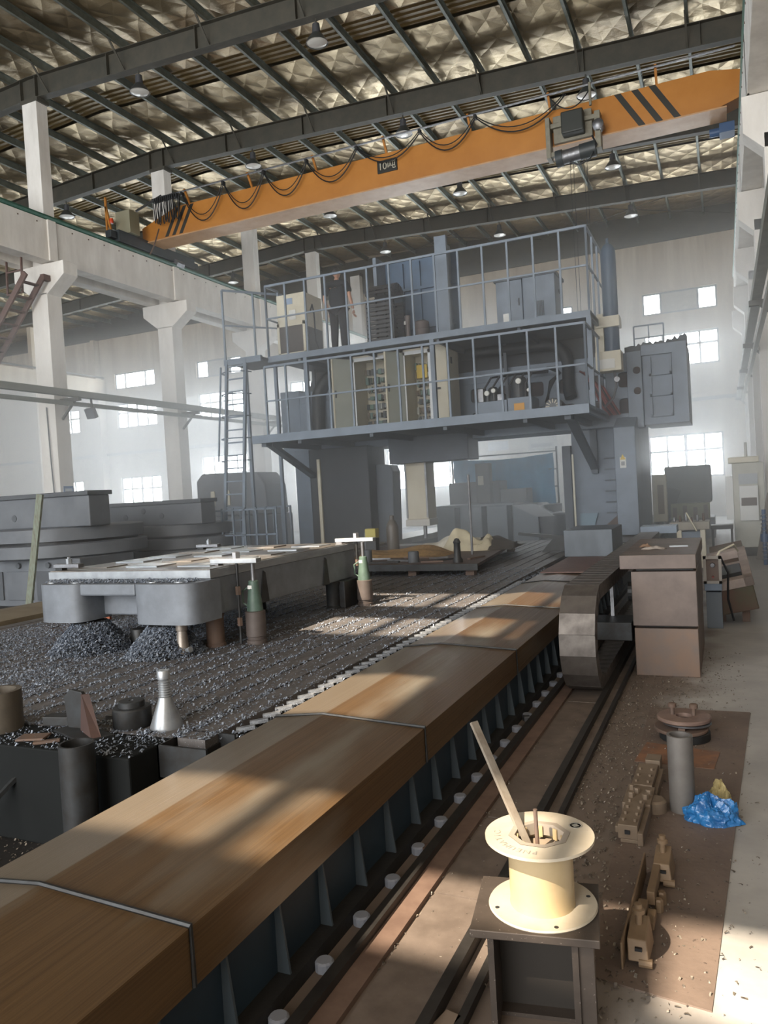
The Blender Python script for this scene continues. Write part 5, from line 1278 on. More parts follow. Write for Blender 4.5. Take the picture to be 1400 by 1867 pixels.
MB().box(-6.35, -5.95, 20.6, 20.9, 1.2, 2.35).build('head', mat('head_dark', '#54504c', rough=.6), t, bevel=.02)
MB().box(-5.75, -5.0, 20.9, 21.6, 0, 1.6).build('side_box', m_mg, t, bevel=.02)
MB().box(-6.28, -6.12, 20.58, 20.6, 1.75, 2.0).build('nameplate', m_cream, t)
t = thing('air_conditioner', 'boxy grey wall unit on the rear wall above the blue tarpaulin', 'wall unit', (-7.1, REAR - .3, 3.2))
MB().box(-7.6, -6.5, REAR - .42, REAR - .005, 3.15, 3.75).build('case', mat('unit_grey', '#8d8880', rough=.6), t, bevel=.02)
MB().box(-7.5, -6.6, REAR - .43, REAR - .42, 3.25, 3.4).build('grille', m_dark, t)
tag(MB().box(-9.5, -8.6, REAR - .04, REAR, 3.25, 3.65).build('wall_sign', mat('sign_white', '#d9dadb', '#b9bcc2', rough=.5, scale=12)), 'white rectangular sign on the rear wall above the blue tarpaulin', 'sign')
t = thing('tool_cabinet', 'cluttered brown steel rack by the rear of the gantry column', 'rack', (-3.9, 23, 0))
MB().box(-4.3, -3.5, 23, 23.5, 0, .9).build('body', m_rust, t, bevel=.01)
for z in (.95, 1.4): MB().box(-4.3, -3.5, 23, 23.5, z, z + .04).build('shelf', m_rust, t)
for x in (-4.28, -3.55): MB().box(x, x + .05, 23, 23.05, .9, 1.5).build('upright', m_rust, t)
# platform with clutter
pf = thing('work_platform', 'low steel trestle plate loaded with tools on the slotted table', 'platform', (-4.4, 11.8, TZ))
MB().prism([(-5.05, 9.95), (-3.10, 9.95), (-3.55, 13.9), (-6.4, 13.2)], 'Z', .63, .67).build('plate', mat('platform_brown', '#5a4a44', '#4a3d39', rough=.6, metal=.3, scale=4), pf)
for (x, y) in ((-4.85, 10.1), (-4.1, 10.1), (-3.25, 10.1), (-3.6, 13.6), (-6.1, 13.1), (-4.8, 13.3)):
    MB().box(x - .06, x + .06, y - .06, y + .06, TZ, .63).build('block_foot', m_rust, pf)
MB().box(-5.0, -3.1, 9.93, 9.96, .58, .67).build('front_edge', m_dark, pf)
PZ = .67
def rnd_item(name, label, cat, b, m, smooth=True): return tag(b.build(name, m, smooth=smooth), label, cat)
rnd_item('gas_bottle', 'dark steel bottle standing at the back of the tool platform before the ram', 'bottle', MB().lathe((-5.35, 12.3, PZ), [(.10, 0), (.11, .03), (.11, .42), (.08, .5), (.04, .55), (.04, .62), (0, .63)], 20), mat('bottle_brown', '#5a5550', rough=.5))
rnd_item('machined_post', 'stepped dark turned post standing at the front of the tool platform', 'post', MB().lathe((-3.45, 10.15, PZ), [(.07, 0), (.07, .04), (.05, .07), (.045, .26), (.055, .28), (.045, .30), (.03, .33), (0, .34)], 18), m_dark)
rnd_item('machined_post', 'slim bright turned post standing at the far side of the tool platform', 'post', MB().lathe((-5.9, 12.4, PZ), [(.05, 0), (.05, .30), (.04, .36), (0, .37)], 16), m_steel)
rnd_item('machined_post', 'short dark stub post near the front of the tool platform', 'post', MB().lathe((-4.15, 10.25, PZ), [(.08, 0), (.08, .14), (.07, .16), (0, .16)], 18), m_mg2)
rnd_item('machined_post', 'grey stub post at the front left of the tool platform', 'post', MB().lathe((-4.85, 10.2, PZ), [(.06, 0), (.06, .2), (0, .2)], 16), m_mg2)
t = thing('tool_box', 'green and yellow topped coolant canister on the far side of the tool platform', 'canister', (-5.6, 12.0, PZ))
MB().box(-5.72, -5.52, 11.95, 12.1, PZ, PZ + .26).build('body', m_dark, t, bevel=.01)
MB().box(-5.72, -5.52, 11.95, 12.1, PZ + .26, PZ + .42).build('upper', mat('canister_yellow', '#a59a52', rough=.6), t, bevel=.01)
# bundles of cloth and straw on the platform
def blanket(name, cx, cy, sx_, sy_, h, m, label, cat, seed, z0=PZ):
    b = MB(); n_ = 26; vs_ = []
    for i in range(n_ + 1):
        for j in range(n_ + 1):
            u, v = i / n_ * 2 - 1, j / n_ * 2 - 1; e = max(0, 1 - (abs(u) ** 2.5 + abs(v) ** 2.5)) ** .5
            z = h * e * (.7 + .5 * _n.noise(Vector((u * 2 + seed, v * 2, 0))) + .25 * math.sin(u * 5 + seed))
            vs_.append((cx + u * sx_ * (1 + .1 * _n.noise(Vector((v * 3, seed, 1)))), cy + v * sy_, z0 + max(.002, z)))
    b.add(vs_, [(i * (n_ + 1) + j, (i + 1) * (n_ + 1) + j, (i + 1) * (n_ + 1) + j + 1, i * (n_ + 1) + j + 1) for i in range(n_) for j in range(n_)])
    return tag(b.build(name, m, smooth=True), label, cat)
blanket('canvas_sheet', -4.25, 12.6, .75, .5, .24, mat('canvas_pale', '#c9c4b8', '#b3ad9f', rough=.8, scale=5), 'folded pale canvas sheet heaped at the back of the tool platform', 'canvas', 1.1)
blanket('canvas_roll', -3.95, 12.2, .45, .3, .34, mat('canvas_cream', '#bdb49c', '#a79e86', rough=.8, scale=5), 'rolled cream canvas strip curled over the heap on the tool platform', 'canvas', 3.4)
blanket('straw_heap', -4.75, 11.4, .8, .4, .14, mat('straw_brown', '#8a6f48', '#6b5335', rough=.9, scale=18, bump=.5), 'heap of brown straw-like brushing lying across the tool platform', 'heap', 5.5)
blanket('sacking', -3.7, 12.6, .5, .6, .2, mat('sack_dark', '#4a443f', '#3b3632', rough=.9, scale=8), 'dark sacking folded at the right edge of the tool platform', 'sack', 7.7)
TOOLS = (('wrench', -4.62, 10.18, .3, .45, 'dark ring wrench between the two stub posts at the front of the tool platform'),
         ('steel_rod', -4.45, 10.45, -.4, .50, 'bright steel rod lying slantwise behind the short stub post on the tool platform'),
         ('flat_bar', -3.85, 10.2, .2, .32, 'rusty flat bar lying between the stub post and the stepped post'),
         ('wrench', -3.75, 10.5, 1.0, .36, 'dark ring wrench lying behind the stepped post on the tool platform'),
         ('steel_rod', -4.95, 10.75, .1, .42, 'bright steel rod near the far left corner of the tool platform'),
         ('flat_bar', -3.35, 10.7, 1.3, .40, 'rusty flat bar along the right edge of the tool platform'),
         ('flat_bar', -4.3, 10.85, -.2, .55, 'long rusty flat bar lying in front of the straw heap'),
         ('steel_rod', -3.95, 10.75, .6, .28, 'short bright rod in the middle of the tool platform'))
for i, (nm, x, y, a, L_, lab) in enumerate(TOOLS):
    b = MB(); b.obox((x, y, PZ + .012), (L_, .03 + .02 * (i % 2), .022), rz=a)
    if nm == 'wrench': b.lathe((x + L_ / 2 * math.cos(a), y + L_ / 2 * math.sin(a), PZ + .001), [(.018, 0), (.04, 0), (.04, .022), (.018, .022), (.018, 0)], 12)
    tag(b.build(nm, {'steel_rod': m_steel, 'wrench': m_dark, 'flat_bar': m_rust}[nm]), lab, nm.replace('_', ' '))
b = MB(); b.tube([(-3.6, 11.3, .55), (-3.6, 11.3, 1.9)], .02, 8); tag(b.build('slim_pole', m_steel), 'slim upright steel pole standing on the tool platform before the canvas', 'pole')
b = MB(); b.prism([(-2.95, .52), (-2.35, .52), (-2.5, .78), (-3.35, .86), (-3.35, .82), (-2.75, .74)], 'Y', 13.2, 13.3); tag(b.build('lifting_hook_plate', m_dark), 'black hooked lifting plate standing at the end of the table', 'hook plate')

# ================================================================ RIGHT BACKGROUND
t = thing('electrical_cabinet', 'pale grey electrical cabinet with white air unit at the foot of the right-hand pillars', 'cabinet', (.4, 17.2, 0))
m_cab = mat('cab_grey', '#c3c2b8', '#b0afa4', rough=.5, scale=3)
MB().box(.13, .70, 17.0, 17.8, .18, 1.88).build('body', m_cab, t, bevel=.01)
MB().box(.20, .66, 17.05, 17.75, 0, .18).build('plinth', m_dark, t)
MB().box(.24, .58, 16.90, 17.0, .72, 1.42).build('air_unit', mat('unit_white', '#d9dad8', rough=.4), t, bevel=.01)
MB().box(.27, .55, 16.89, 16.9, 1.02, 1.18).build('air_grille', mat('grille_dark', '#6a6260', rough=.7), t)
MB().box(.24, .58, 16.97, 17.0, 1.45, 1.66).build('upper_panel', mat('panel_grey', '#a6abb0', rough=.4), t)
MB().box(-.01, .13, 16.98, 17.02, .75, 1.62).build('open_door', mat('unit_white', '#d9dad8', rough=.4), t)
MB().box(.06, .62, 16.95, 17.8, 1.88, 2.0).build('top_parcel', m_cream, t, bevel=.02)
MB().tube([(.4, 17.4, 2.0), (.4, 17.4, 2.3)], .03, 8).build('conduit', m_cab, t)
b = MB(); b.bar((.55, 16.4, .0), (.8, 16.9, 1.25), .14, .04); tag(b.build('leaning_board', mat('board_brown', '#6f675e', rough=.8)), 'brown board leaning against the pale electrical cabinet', 'board')
t = thing('bench', 'small pale workbench cluttered with parts beside the gantry column', 'bench', (-.63, 15.2, 0))
MB().box(-.97, -.30, 15.0, 15.7, .70, .84).build('top', mat('bench_pale', '#a09a8e', '#8c867b', rough=.7, scale=6), t, bevel=.008)
for (x, y) in ((-.82, 15.08), (-.42, 15.08), (-.82, 15.6), (-.42, 15.6)): MB().box(x - .04, x + .04, y - .04, y + .04, 0, .70).build('leg', m_cream, t)
MB().box(-.78, -.46, 15.12, 15.6, .05, .66).build('drawer_box', m_bluegrey, t)
for i in range(6):
    x = -.9 + .1 * i
    b = MB().lathe((x, 15.2 + .06 * (i % 3), .84), [(.02, 0), (.025, .02), (.02, .08 + .03 * (i % 3)), (0, .09 + .03 * (i % 3))], 10)
    tag(b.build('tool_bit', m_rust if i % 2 else m_steel), 'small upright tool bit on the pale workbench, %s from the gantry column' % NUM[i], 'tool bit', group='tool bits on the workbench')
b = MB(); b.bar((-.68, 14.9, 1.02), (-.52, 14.95, .68), .05, .02); tag(b.build('pale_stick', m_cream), 'pale flat stick leaning on the front of the workbench', 'stick')
t = thing('lathe', 'dark hazy lathe with a big sloping guard standing before the right ground-level window', 'lathe', (-.9, 22, 0))
MB().box(-1.50, -.35, 22.0, 23.2, .95, 1.95).build('guard', mat('guard_dark', '#5d625e', '#525753', rough=.6, scale=3), t, bevel=.04)
MB().box(-1.6, -.3, 22.0, 23.4, 0, .55).build('base', m_mg2, t, bevel=.02)
MB().prism([(-1.9, .55), (-1.4, .55), (-1.1, 1.3), (-1.45, 1.4)], 'Y', 21.9, 22.2).build('sloping_arm', m_dark, t)
MB().box(-1.35, -.4, 21.6, 22.0, .55, .95).build('slide', mat('slide_olive', '#8a8a66', rough=.6), t)
for k in range(4): MB().box(-1.3 + .25 * k, -1.2 + .25 * k, 21.5, 21.6, .55, .85 + .05 * (k % 2)).build('jaw', m_rust, t)
t = thing('machine_console', 'tall cream control panel standing behind the gantry column', 'panel', (-1.5, 19.5, 0))
MB().box(-1.62, -1.30, 19.5, 19.8, .62, 1.75).build('case', m_cream, t, bevel=.01)
MB().box(-1.5, -1.42, 19.55, 19.75, 0, .62).build('stem', m_mg2, t)
MB().box(-1.50, -1.36, 19.49, 19.5, .8, 1.5).build('face', mat('panel_brown', '#8b7f70', rough=.6), t)
for i, (x, lab) in enumerate(((.60, 'left'), (.76, 'right'))):
    t = thing('spring_strut', 'dark blue strut with bright coil spring at the right edge, %s of the pair' % lab, 'spring', (x, 15.4, 0), 'blue spring struts')
    MB().cyl((x, 15.4, .0), (x, 15.4, 1.0), .035, 14).build('strut', mat('strut_blue', '#27486e', rough=.4), t)
    pth = [(x + .05 * math.cos(a * .7), 15.4 + .05 * math.sin(a * .7), .06 + .88 * a / 110) for a in range(110)]
    MB().tube(pth, .010, 6).build('coil', m_steel, t, smooth=True)
    MB().cyl((x, 15.4, .42), (x, 15.4, .56), .07, 16).build('collar', mat('strut_blue', '#27486e', rough=.4), t)
t = thing('stool', 'dark work stool standing behind the workbench', 'stool', (-.05, 16.2, 0))
MB().box(-.30, .10, 16.1, 16.5, .62, .70).build('seat', m_dark, t, bevel=.01)
for (x, y) in ((-.27, 16.13), (.07, 16.13), (-.27, 16.47), (.07, 16.47)): MB().box(x - .02, x + .02, y - .02, y + .02, 0, .62).build('leg', m_dark, t)
# board and lamps on the first pillar
t = thing('notice_board', 'blue-edged notice board fixed to the first middle pillar', 'notice board', (-15.1, 14.3, 1.9))
MB().box(-15.095, -15.075, 14.28, 14.58, 1.75, 2.32).build('board', mat('board_white', '#c9d0d8', rough=.5), t)
for (y0, y1, z0, z1) in ((14.28, 14.58, 2.26, 2.32), (14.28, 14.58, 1.75, 1.79), (14.28, 14.31, 1.75, 2.32), (14.55, 14.58, 1.75, 2.32)):
    MB().box(-15.08, -15.06, y0, y1, z0, z1).build('edge', mat('board_blue', '#5c7fae', rough=.5), t)
for k in range(5): MB().box(-15.077, -15.071, 14.34, 14.52 - .02 * (k % 3), 2.16 - .08 * k, 2.19 - .08 * k).build('printed_line', mat('print_line', '#8a94a2', rough=.6), t)
t = thing('floodlight', 'small grey floodlight clamped under the low rail at the first pillar', 'floodlight', (-14.55, 14.75, 4.2))
MB().obox((-14.52, 14.8, 4.12), (.28, .12, .26), rx=.4).build('housing', m_mg, t, bevel=.01)
MB().obox((-14.52, 14.74, 4.10), (.24, .02, .22), rx=.4).build('lens', m_glass, t)
MB().bar((-14.52, 14.85, 4.2), (-14.55, 14.85, 4.5), .04).build('yoke', m_rafter, t)
b = MB(); b.tube([(-15.35, 14.17, 4.3), (-15.3, 14.15, 3.0), (-15.22, 14.15, 1.2), (-15.2, 14.15, .0)], .015, 6); tag(b.build('wall_cable', m_mg2), 'thin grey cable running down the face of the first middle pillar', 'cable')
# ================================================================ EQUIPMENT ON THE GANTRY DECKS
UD, LD = 4.89, 3.04
ch = thing('oil_chiller', 'cream oil chiller unit with dark front grille on the upper deck', 'chiller', (-8.98, 15.95, UD))
MB().box(-9.36, -8.62, 15.52, 16.35, UD + .06, 6.40).build('case', m_cream, ch, bevel=.012)
MB().box(-9.30, -8.68, 15.50, 15.53, 5.05, 5.66).build('filter_grille', mat('filter_dark', '#5a5552', '#4d4946', rough=.85, scale=30), ch)
for (x0, x1, z0, z1) in ((-9.36, -8.62, 5.66, 5.74), (-9.36, -8.62, 4.98, 5.05), (-9.36, -9.30, 4.98, 5.74), (-8.68, -8.62, 4.98, 5.74)):
    MB().box(x0, x1, 15.485, 15.53, z0, z1).build('grille_frame', m_cream, ch)
MB().box(-8.622, -8.60, 15.62, 16.28, 5.0, 5.62).build('side_grille', m_dark, ch)
MB().box(-9.1, -8.93, 15.512, 15.522, 6.16, 6.30).build('badge', mat('badge_blue', '#8fa3bd', rough=.5), ch)
MB().box(-9.03, -8.86, 15.512, 15.522, 5.80, 6.02).build('paper_notice', mat('label_white', '#dcdcd8', rough=.5), ch)
for x in (-9.28, -8.70): MB().box(x - .05, x + .05, 15.6, 16.25, UD, UD + .06).build('foot', m_dark, ch)
MB().tube([(-8.6, 15.75, 6.0), (-8.52, 15.7, 6.12), (-8.48, 15.7, 5.9), (-8.5, 15.75, 5.3), (-8.4, 15.8, 4.92)], .018, 7).build('coolant_hose', m_black, ch)
# upright drag chain of the ram
dg = thing('drag_chain', 'black plastic drag chain looped upright on the upper deck beside the person', 'cable chain', (-6.78, 16.0, UD))
pth = []
for k in range(11): pth.append((15.62, UD + .08 + .095 * k, 0))
for k in range(1, 9):
    a = math.pi * k / 9; pth.append((15.92 - .30 * math.cos(a), 6.0 + .26 * math.sin(a), a))
for k in range(11): pth.append((16.22, UD + .08 + .095 * (10 - k), math.pi))
src = None
for (y, z, a) in pth:
    if src is None:
        q = MB()
        for xx_ in (-.33, -.11, .11, .31): q.box(xx_, xx_ + .02, -.06, .06, -.042, .042)
        q.box(-.33, .33, -.062, -.05, -.03, .03); q.box(-.33, .33, .05, .06, -.03, .03)
        src = q.build('chain_link', mat('chain_black', '#2b2b2d', '#3a3a3c', rough=.5, scale=12), dg, local=True); o = src
    else: o = piece(src, dg, (0, 0, 0))
    o.location = (0, y - 16.0, z - UD); o.rotation_euler = (-a, 0, 0)
# blue panelled ram housing
rh = thing('ram_housing', 'tall blue panelled steel housing of the ram rising above the upper deck', 'housing', (-6.2, 16.7, UD))
m_bl = mat('housing_blue', '#4a637f', '#3d546c', rough=.45, scale=3)
MB().box(-7.15, -5.35, 16.85, 16.92, UD, 7.12).build('back_panel', m_bl, rh)
for x in (-7.1, -6.72, -6.3, -5.62): MB().box(x, x + .06, 16.78, 16.85, UD, 7.0).build('upright_batten', m_bl, rh)
for z in (5.45, 6.35): MB().box(-7.1, -5.4, 16.77, 16.84, z, z + .06).build('cross_batten', m_bl, rh)
MB().box(-5.58, -5.50, 16.0, 16.85, UD, 7.2).build('side_wall', BG, rh); MB().box(-5.50, -5.30, 15.95, 16.05, UD, 7.18).build('side_flange', BG, rh)
MB().box(-7.2, -7.12, 16.3, 16.9, 6.0, 7.1).build('side_wall', BG, rh)
t = thing('oil_pump', 'slim grey oil pump with white tag standing before the blue ram housing', 'pump', (-6.32, 16.15, UD))
MB().lathe((-6.34, 16.1, UD), [(.10, 0), (.10, .08), (.06, .10), (.055, .55), (.07, .58), (.07, .72), (0, .74)], 18).build('body', mat('pump_grey', '#6d6462', rough=.5, metal=.3), t, smooth=True)
MB().box(-6.45, -6.27, 15.95, 16.02, UD + .08, UD + .22).build('junction_box', m_mg2, t)
MB().box(-6.40, -6.36, 16.03, 16.045, UD + .52, UD + .60).build('tag', mat('label_white', '#dcdcd8', rough=.5), t)
t = thing('grease_drum', 'round dark grease drum standing beside the oil pump', 'drum', (-6.05, 16.2, UD))
MB().lathe((-6.05, 16.2, UD), [(.17, 0), (.175, .02), (.175, .18), (.18, .19), (.175, .20), (.175, .38), (.18, .39), (.175, .40), (.175, .55), (.16, .57), (0, .57)], 26).build('barrel', mat('drum_grey', '#5c5452', '#6a5a55', rough=.5, metal=.2, scale=5), t, smooth=True)
MB().lathe((-6.05, 16.2, UD + .57), [(.1, 0), (.1, .03), (0, .03)], 16).build('lid', m_dark, t)
# blue grey cabinet right
t = thing('drive_cabinet', 'blue-grey drive cabinet with vent and white label on the upper deck', 'cabinet', (-3.55, 16.0, UD))
MB().box(-4.16, -3.62, 15.62, 16.45, UD + .03, 5.88).build('left_section', BG, t, bevel=.01)
MB().box(-3.60, -2.95, 15.60, 16.45, UD + .03, 5.92).build('right_section', BG, t, bevel=.01)
MB().box(-4.2, -2.92, 15.58, 16.48, 5.88, 5.95).build('roof', m_bg2, t, bevel=.01)
for k in range(7): MB().box(-3.38 + .03 * k, -3.365 + .03 * k, 15.59, 15.60, 5.08, 5.38).build('vent_slat', m_dark, t)
MB().box(-4.03, -3.90, 15.608, 15.62, 5.05, 5.22).build('label', mat('label_white', '#dcdcd8', rough=.5), t)
MB().box(-3.7, -3.68, 15.60, 15.62, 5.35, 5.5).build('handle', m_dark, t)
MB().lathe((-2.94, 16.0, 5.6), [(0, 0), (.05, 0), (.05, .02), (0, .02)], 14, 'X').build('lock', m_dark, t)
b = MB(); b.lathe((-2.5, 15.6, UD), [(.10, 0), (.17, 0), (.18, .04), (.17, .12), (.10, .12), (.10, 0)], 24); tag(b.build('cable_coil', m_bg2, smooth=True), 'flat coil of cable lying at the right end of the upper deck', 'coil')
# ---------------------------------------------------------------- lower deck: open electrical cabinets
m_cabin = mat('cabinet_inside', '#8c8f88', rough=.6)
m_comp = [mat('component_green', '#5f7d74', rough=.5), mat('component_dark', '#3c4044', rough=.5), mat('component_pale', '#b9bcb4', rough=.5), mat('component_grey', '#73777a', rough=.5), mat('component_brown', '#6d5d4a', rough=.5)]
def open_cabinet(x0, x1, y0, y1, z0, z1, label, doors, seed, yellow=None, inner_door=False):
    rnd = random.Random(seed)
    t = thing('electrical_cabinet', label, 'cabinet', ((x0 + x1) / 2, (y0 + y1) / 2, z0))
    MB().box(x0, x1, y1 - .03, y1, z0, z1).build('back', m_cream, t)
    MB().box(x0, x0 + .03, y0, y1, z0, z1).build('side', m_cream, t); MB().box(x1 - .03, x1, y0, y1, z0, z1).build('side', m_cream, t)
    MB().box(x0, x1, y0, y1, z1 - .05, z1).build('top', m_cream, t); MB().box(x0, x1, y0 - .02, y1, z0, z0 + .10).build('plinth', m_cream, t)
    f = MB(); f.box(x0, x1, y0 - .01, y0 + .02, z1 - .12, z1 - .04).box(x0, x1, y0 - .01, y0 + .02, z0 + .10, z0 + .17).box(x0, x0 + .06, y0 - .01, y0 + .02, z0 + .1, z1 - .05).box(x1 - .06, x1, y0 - .01, y0 + .02, z0 + .1, z1 - .05)
    f.build('door_frame', mat('frame_white', '#dcdfe2', rough=.4), t)
    z = z1 - .30; row = 0
    while z > z0 + .22:
        MB().box(x0 + .06, x1 - .06, y1 - .12, y1 - .10, z - .02, z + .02).build('din_rail', m_steel, t)
        x = x0 + .08
        while x < x1 - .12:
            w = rnd.uniform(.03, .10); h = rnd.uniform(.07, .16)
            if rnd.random() < .85: MB().box(x, min(x + w - .008, x1 - .07), y1 - .22, y1 - .10, z - h / 2, z + h / 2).build('component', rnd.choice(m_comp), t)
            x += w
        for k in range(2):
            xa = rnd.uniform(x0 + .1, x1 - .3); MB().tube(loop(xa, xa + rnd.uniform(.1, .2), rnd.uniform(.05, .12), y1 - .24, z), .006, 5).build('wire', m_black, t)
        z -= .20; row += 1
    if yellow: MB().box(yellow[0], yellow[1], y1 - .25, y1 - .10, yellow[2], yellow[3]).build('yellow_module', mat('module_yellow', '#d9b93a', rough=.5), t)
    for (hx, ang, w) in doors:
        d = MB(); c_, s_ = math.cos(ang), math.sin(ang); dz0, dz1 = z0 + .12, z1 - .06
        d.obox((hx + c_ * w / 2, y0 - .02 + s_ * w / 2, (dz0 + dz1) / 2), (w, .03, dz1 - dz0), rz=ang)
        do = d.build('door', mat('door_grey_green', '#b8bdb4', '#a9aea5', rough=.45, scale=3), t, bevel=.004)
        MB().obox((hx + c_ * (w - .05), y0 - .02 + s_ * (w - .05), (dz0 + dz1) / 2), (.03, .06, .16), rz=ang).build('handle', m_dark, do)
        MB().obox((hx + c_ * w, y0 - .02 + s_ * w, (dz0 + dz1) / 2), (.02, .05, dz1 - dz0), rz=ang).build('door_edge', m_cream, do)
    return t
open_cabinet(-7.62, -6.42, 15.75, 16.5, LD, 4.80, 'wide cream electrical cabinet with open doors showing rows of components', [(-7.60, math.radians(-125), .52)], 3)
MB_ = MB(); MB_.box(-7.04, -6.98, 15.73, 15.80, LD + .1, 4.76)
open_cabinet(-6.38, -5.72, 15.75, 16.5, LD, 4.80, 'narrow cream electrical cabinet with a yellow module behind its open door', [(-6.36, math.radians(-118), .50)], 8, yellow=(-6.25, -6.0, 4.22, 4.52))
t = thing('electrical_cabinet', 'closed cream electrical cabinet with a small dark window at the end of the row', 'cabinet', (-5.52, 16.1, LD))
MB().box(-5.70, -5.34, 15.70, 16.5, LD, 4.82).build('case', m_cream, t, bevel=.01)
MB().box(-5.342, -5.33, 15.95, 16.05, 4.42, 4.56).build('window', m_dark, t)
MB().box(-5.68, -5.60, 15.66, 15.70, 3.2, 4.75).build('door_edge', mat('door_grey_green', '#b8bdb4', rough=.45), t)
MB().box(-5.60, -5.50, 15.64, 15.68, 3.85, 3.89).build('handle', m_dark, t)
# hydraulic power pack
hp = thing('hydraulic_unit', 'grey hydraulic power pack with gauges and a yellow label on the lower deck', 'hydraulic unit', (-4.05, 15.6, LD))
MB().box(-4.62, -3.98, 15.35, 15.95, LD, 3.44).build('tank', BG, hp, bevel=.01); MB().box(-3.96, -3.46, 15.32, 15.95, LD, 3.46).build('tank', BG, hp, bevel=.01)
MB().box(-3.83, -3.62, 15.31, 15.32, 3.20, 3.34).build('yellow_label', mat('label_orange', '#d79a2c', rough=.5), hp)
for (x, z, r) in ((-4.42, 3.62, .05), (-4.28, 3.66, .045), (-3.75, 3.80, .055), (-3.55, 3.60, .035)):
    g_ = MB().lathe((x, 15.45, z), [(0, -.02), (r, -.02), (r * 1.1, .0), (r * 1.1, .03), (0, .03)], 18, 'Y').build('pressure_gauge', mat('gauge_white', '#d8d8d2', rough=.3), hp)
    MB().cyl((x, 15.48, z), (x, 15.48, 3.44), .014, 8).build('gauge_stem', m_steel, hp)
MB().lathe((-3.8, 15.7, 3.46), [(.16, 0), (.17, .05), (.17, .36), (.13, .44), (.09, .46), (0, .46)], 22).build('pump_motor', mat('motor_dark', '#3f4246', rough=.5), hp, smooth=True)
MB().lathe((-4.35, 15.7, 3.44), [(.10, 0), (.11, .05), (.11, .28), (.07, .32), (0, .32)], 18).build('pump_motor', mat('motor_dark', '#3f4246', rough=.5), hp, smooth=True)
for k in range(6):
    x = -4.5 + .17 * k
    MB().tube([(x, 15.6, 3.48), (x + .02, 15.55, 3.75), (x + .15, 15.6, 3.95), (x + .35, 16.2, 4.05), (-3.6 + .03 * k, 16.9, 4.12)], .022, 7).build('hose', m_black, hp, smooth=True)
MB().box(-4.6, -4.48, 15.4, 15.6, 3.44, 3.72).build('valve_block', m_steel, hp, bevel=.01); MB().box(-4.2, -4.05, 15.42, 15.6, 3.44, 3.58).build('valve_block', m_steel, hp, bevel=.01)
t = thing('motor', 'finned grey electric motor lying on the lower deck beside the hydraulic unit', 'motor', (-3.15, 15.7, LD))
MB().lathe((-3.05, 15.55, LD + .17), [(.05, -.26), (.14, -.24), (.17, -.2), (.17, .2), (.14, .24)], 20, 'Y').build('casing', m_mg, t, smooth=True)
for k in range(12):
    a = 2 * math.pi * k / 12; MB().obox((-3.05 + .10 * math.cos(a), 15.30, LD + .17 + .10 * math.sin(a)), (.09, .012, .018), ry=-a).build('fan_fin', m_cream, t)
for k in range(5):
    MB().tube([(-3.35, 16.1 + .04 * k, LD + .35), (-3.2, 15.9, LD + .62 + .03 * k), (-3.0, 15.85 + .03 * k, LD + .9), (-3.35 + .04 * k, 16.4, LD + 1.1)], .025, 7).build('hose', m_dark, t, smooth=True)
t = thing('steel_tray', 'pale scrap of packing lying at the left foot of the cabinets on the lower deck', 'packing', (-7.85, 15.5, LD)); MB().obox((-7.85, 15.5, LD + .05), (.42, .3, .08), rz=.1).build('packing', m_mg, t); MB().obox((-7.9, 15.48, LD + .10), (.25, .2, .02), rz=.4).build('sheet', mat('label_white', '#dcdcd8', rough=.5), t)
# ================================================================ PERSON ON THE UPPER DECK (seen from behind)
pe = thing('person', 'person in black t-shirt and trousers standing on the upper deck with their back to us', 'person', (-7.72, 15.42, UD))
HS = 1.84 / 1.75
def skinned(name, chain, m, parent, sub=2, root=0):
    """chain: list of (co, rx, ry, parent index)"""
    me = bpy.data.meshes.new(name); me.from_pydata([tuple(Vector(c[0]) * HS) for c in chain], [(c[3], i) for i, c in enumerate(chain) if c[3] is not None], [])
    me.materials.append(m); ob = bpy.data.objects.new(name, me); C.objects.link(ob); ob.parent = parent
    sk_ = ob.modifiers.new('skin', 'SKIN'); sk_.use_smooth_shade = True; sk_.branch_smoothing = .4
    for i, c in enumerate(chain):
        me.skin_vertices[0].data[i].radius = (c[1] * HS, c[2] * HS)
        me.skin_vertices[0].data[i].use_root = (i == root)
    ss = ob.modifiers.new('sub', 'SUBSURF'); ss.levels = sub; ss.render_levels = sub
    return ob
m_skin = mat('skin', '#c79a82', '#bd8d75', rough=.55, scale=20)
m_tee = mat('black_cotton', '#23262d', '#1c1f25', rough=.9, scale=12)
m_trs = mat('black_trousers', '#26262b', '#1f1f24', rough=.9, scale=12)
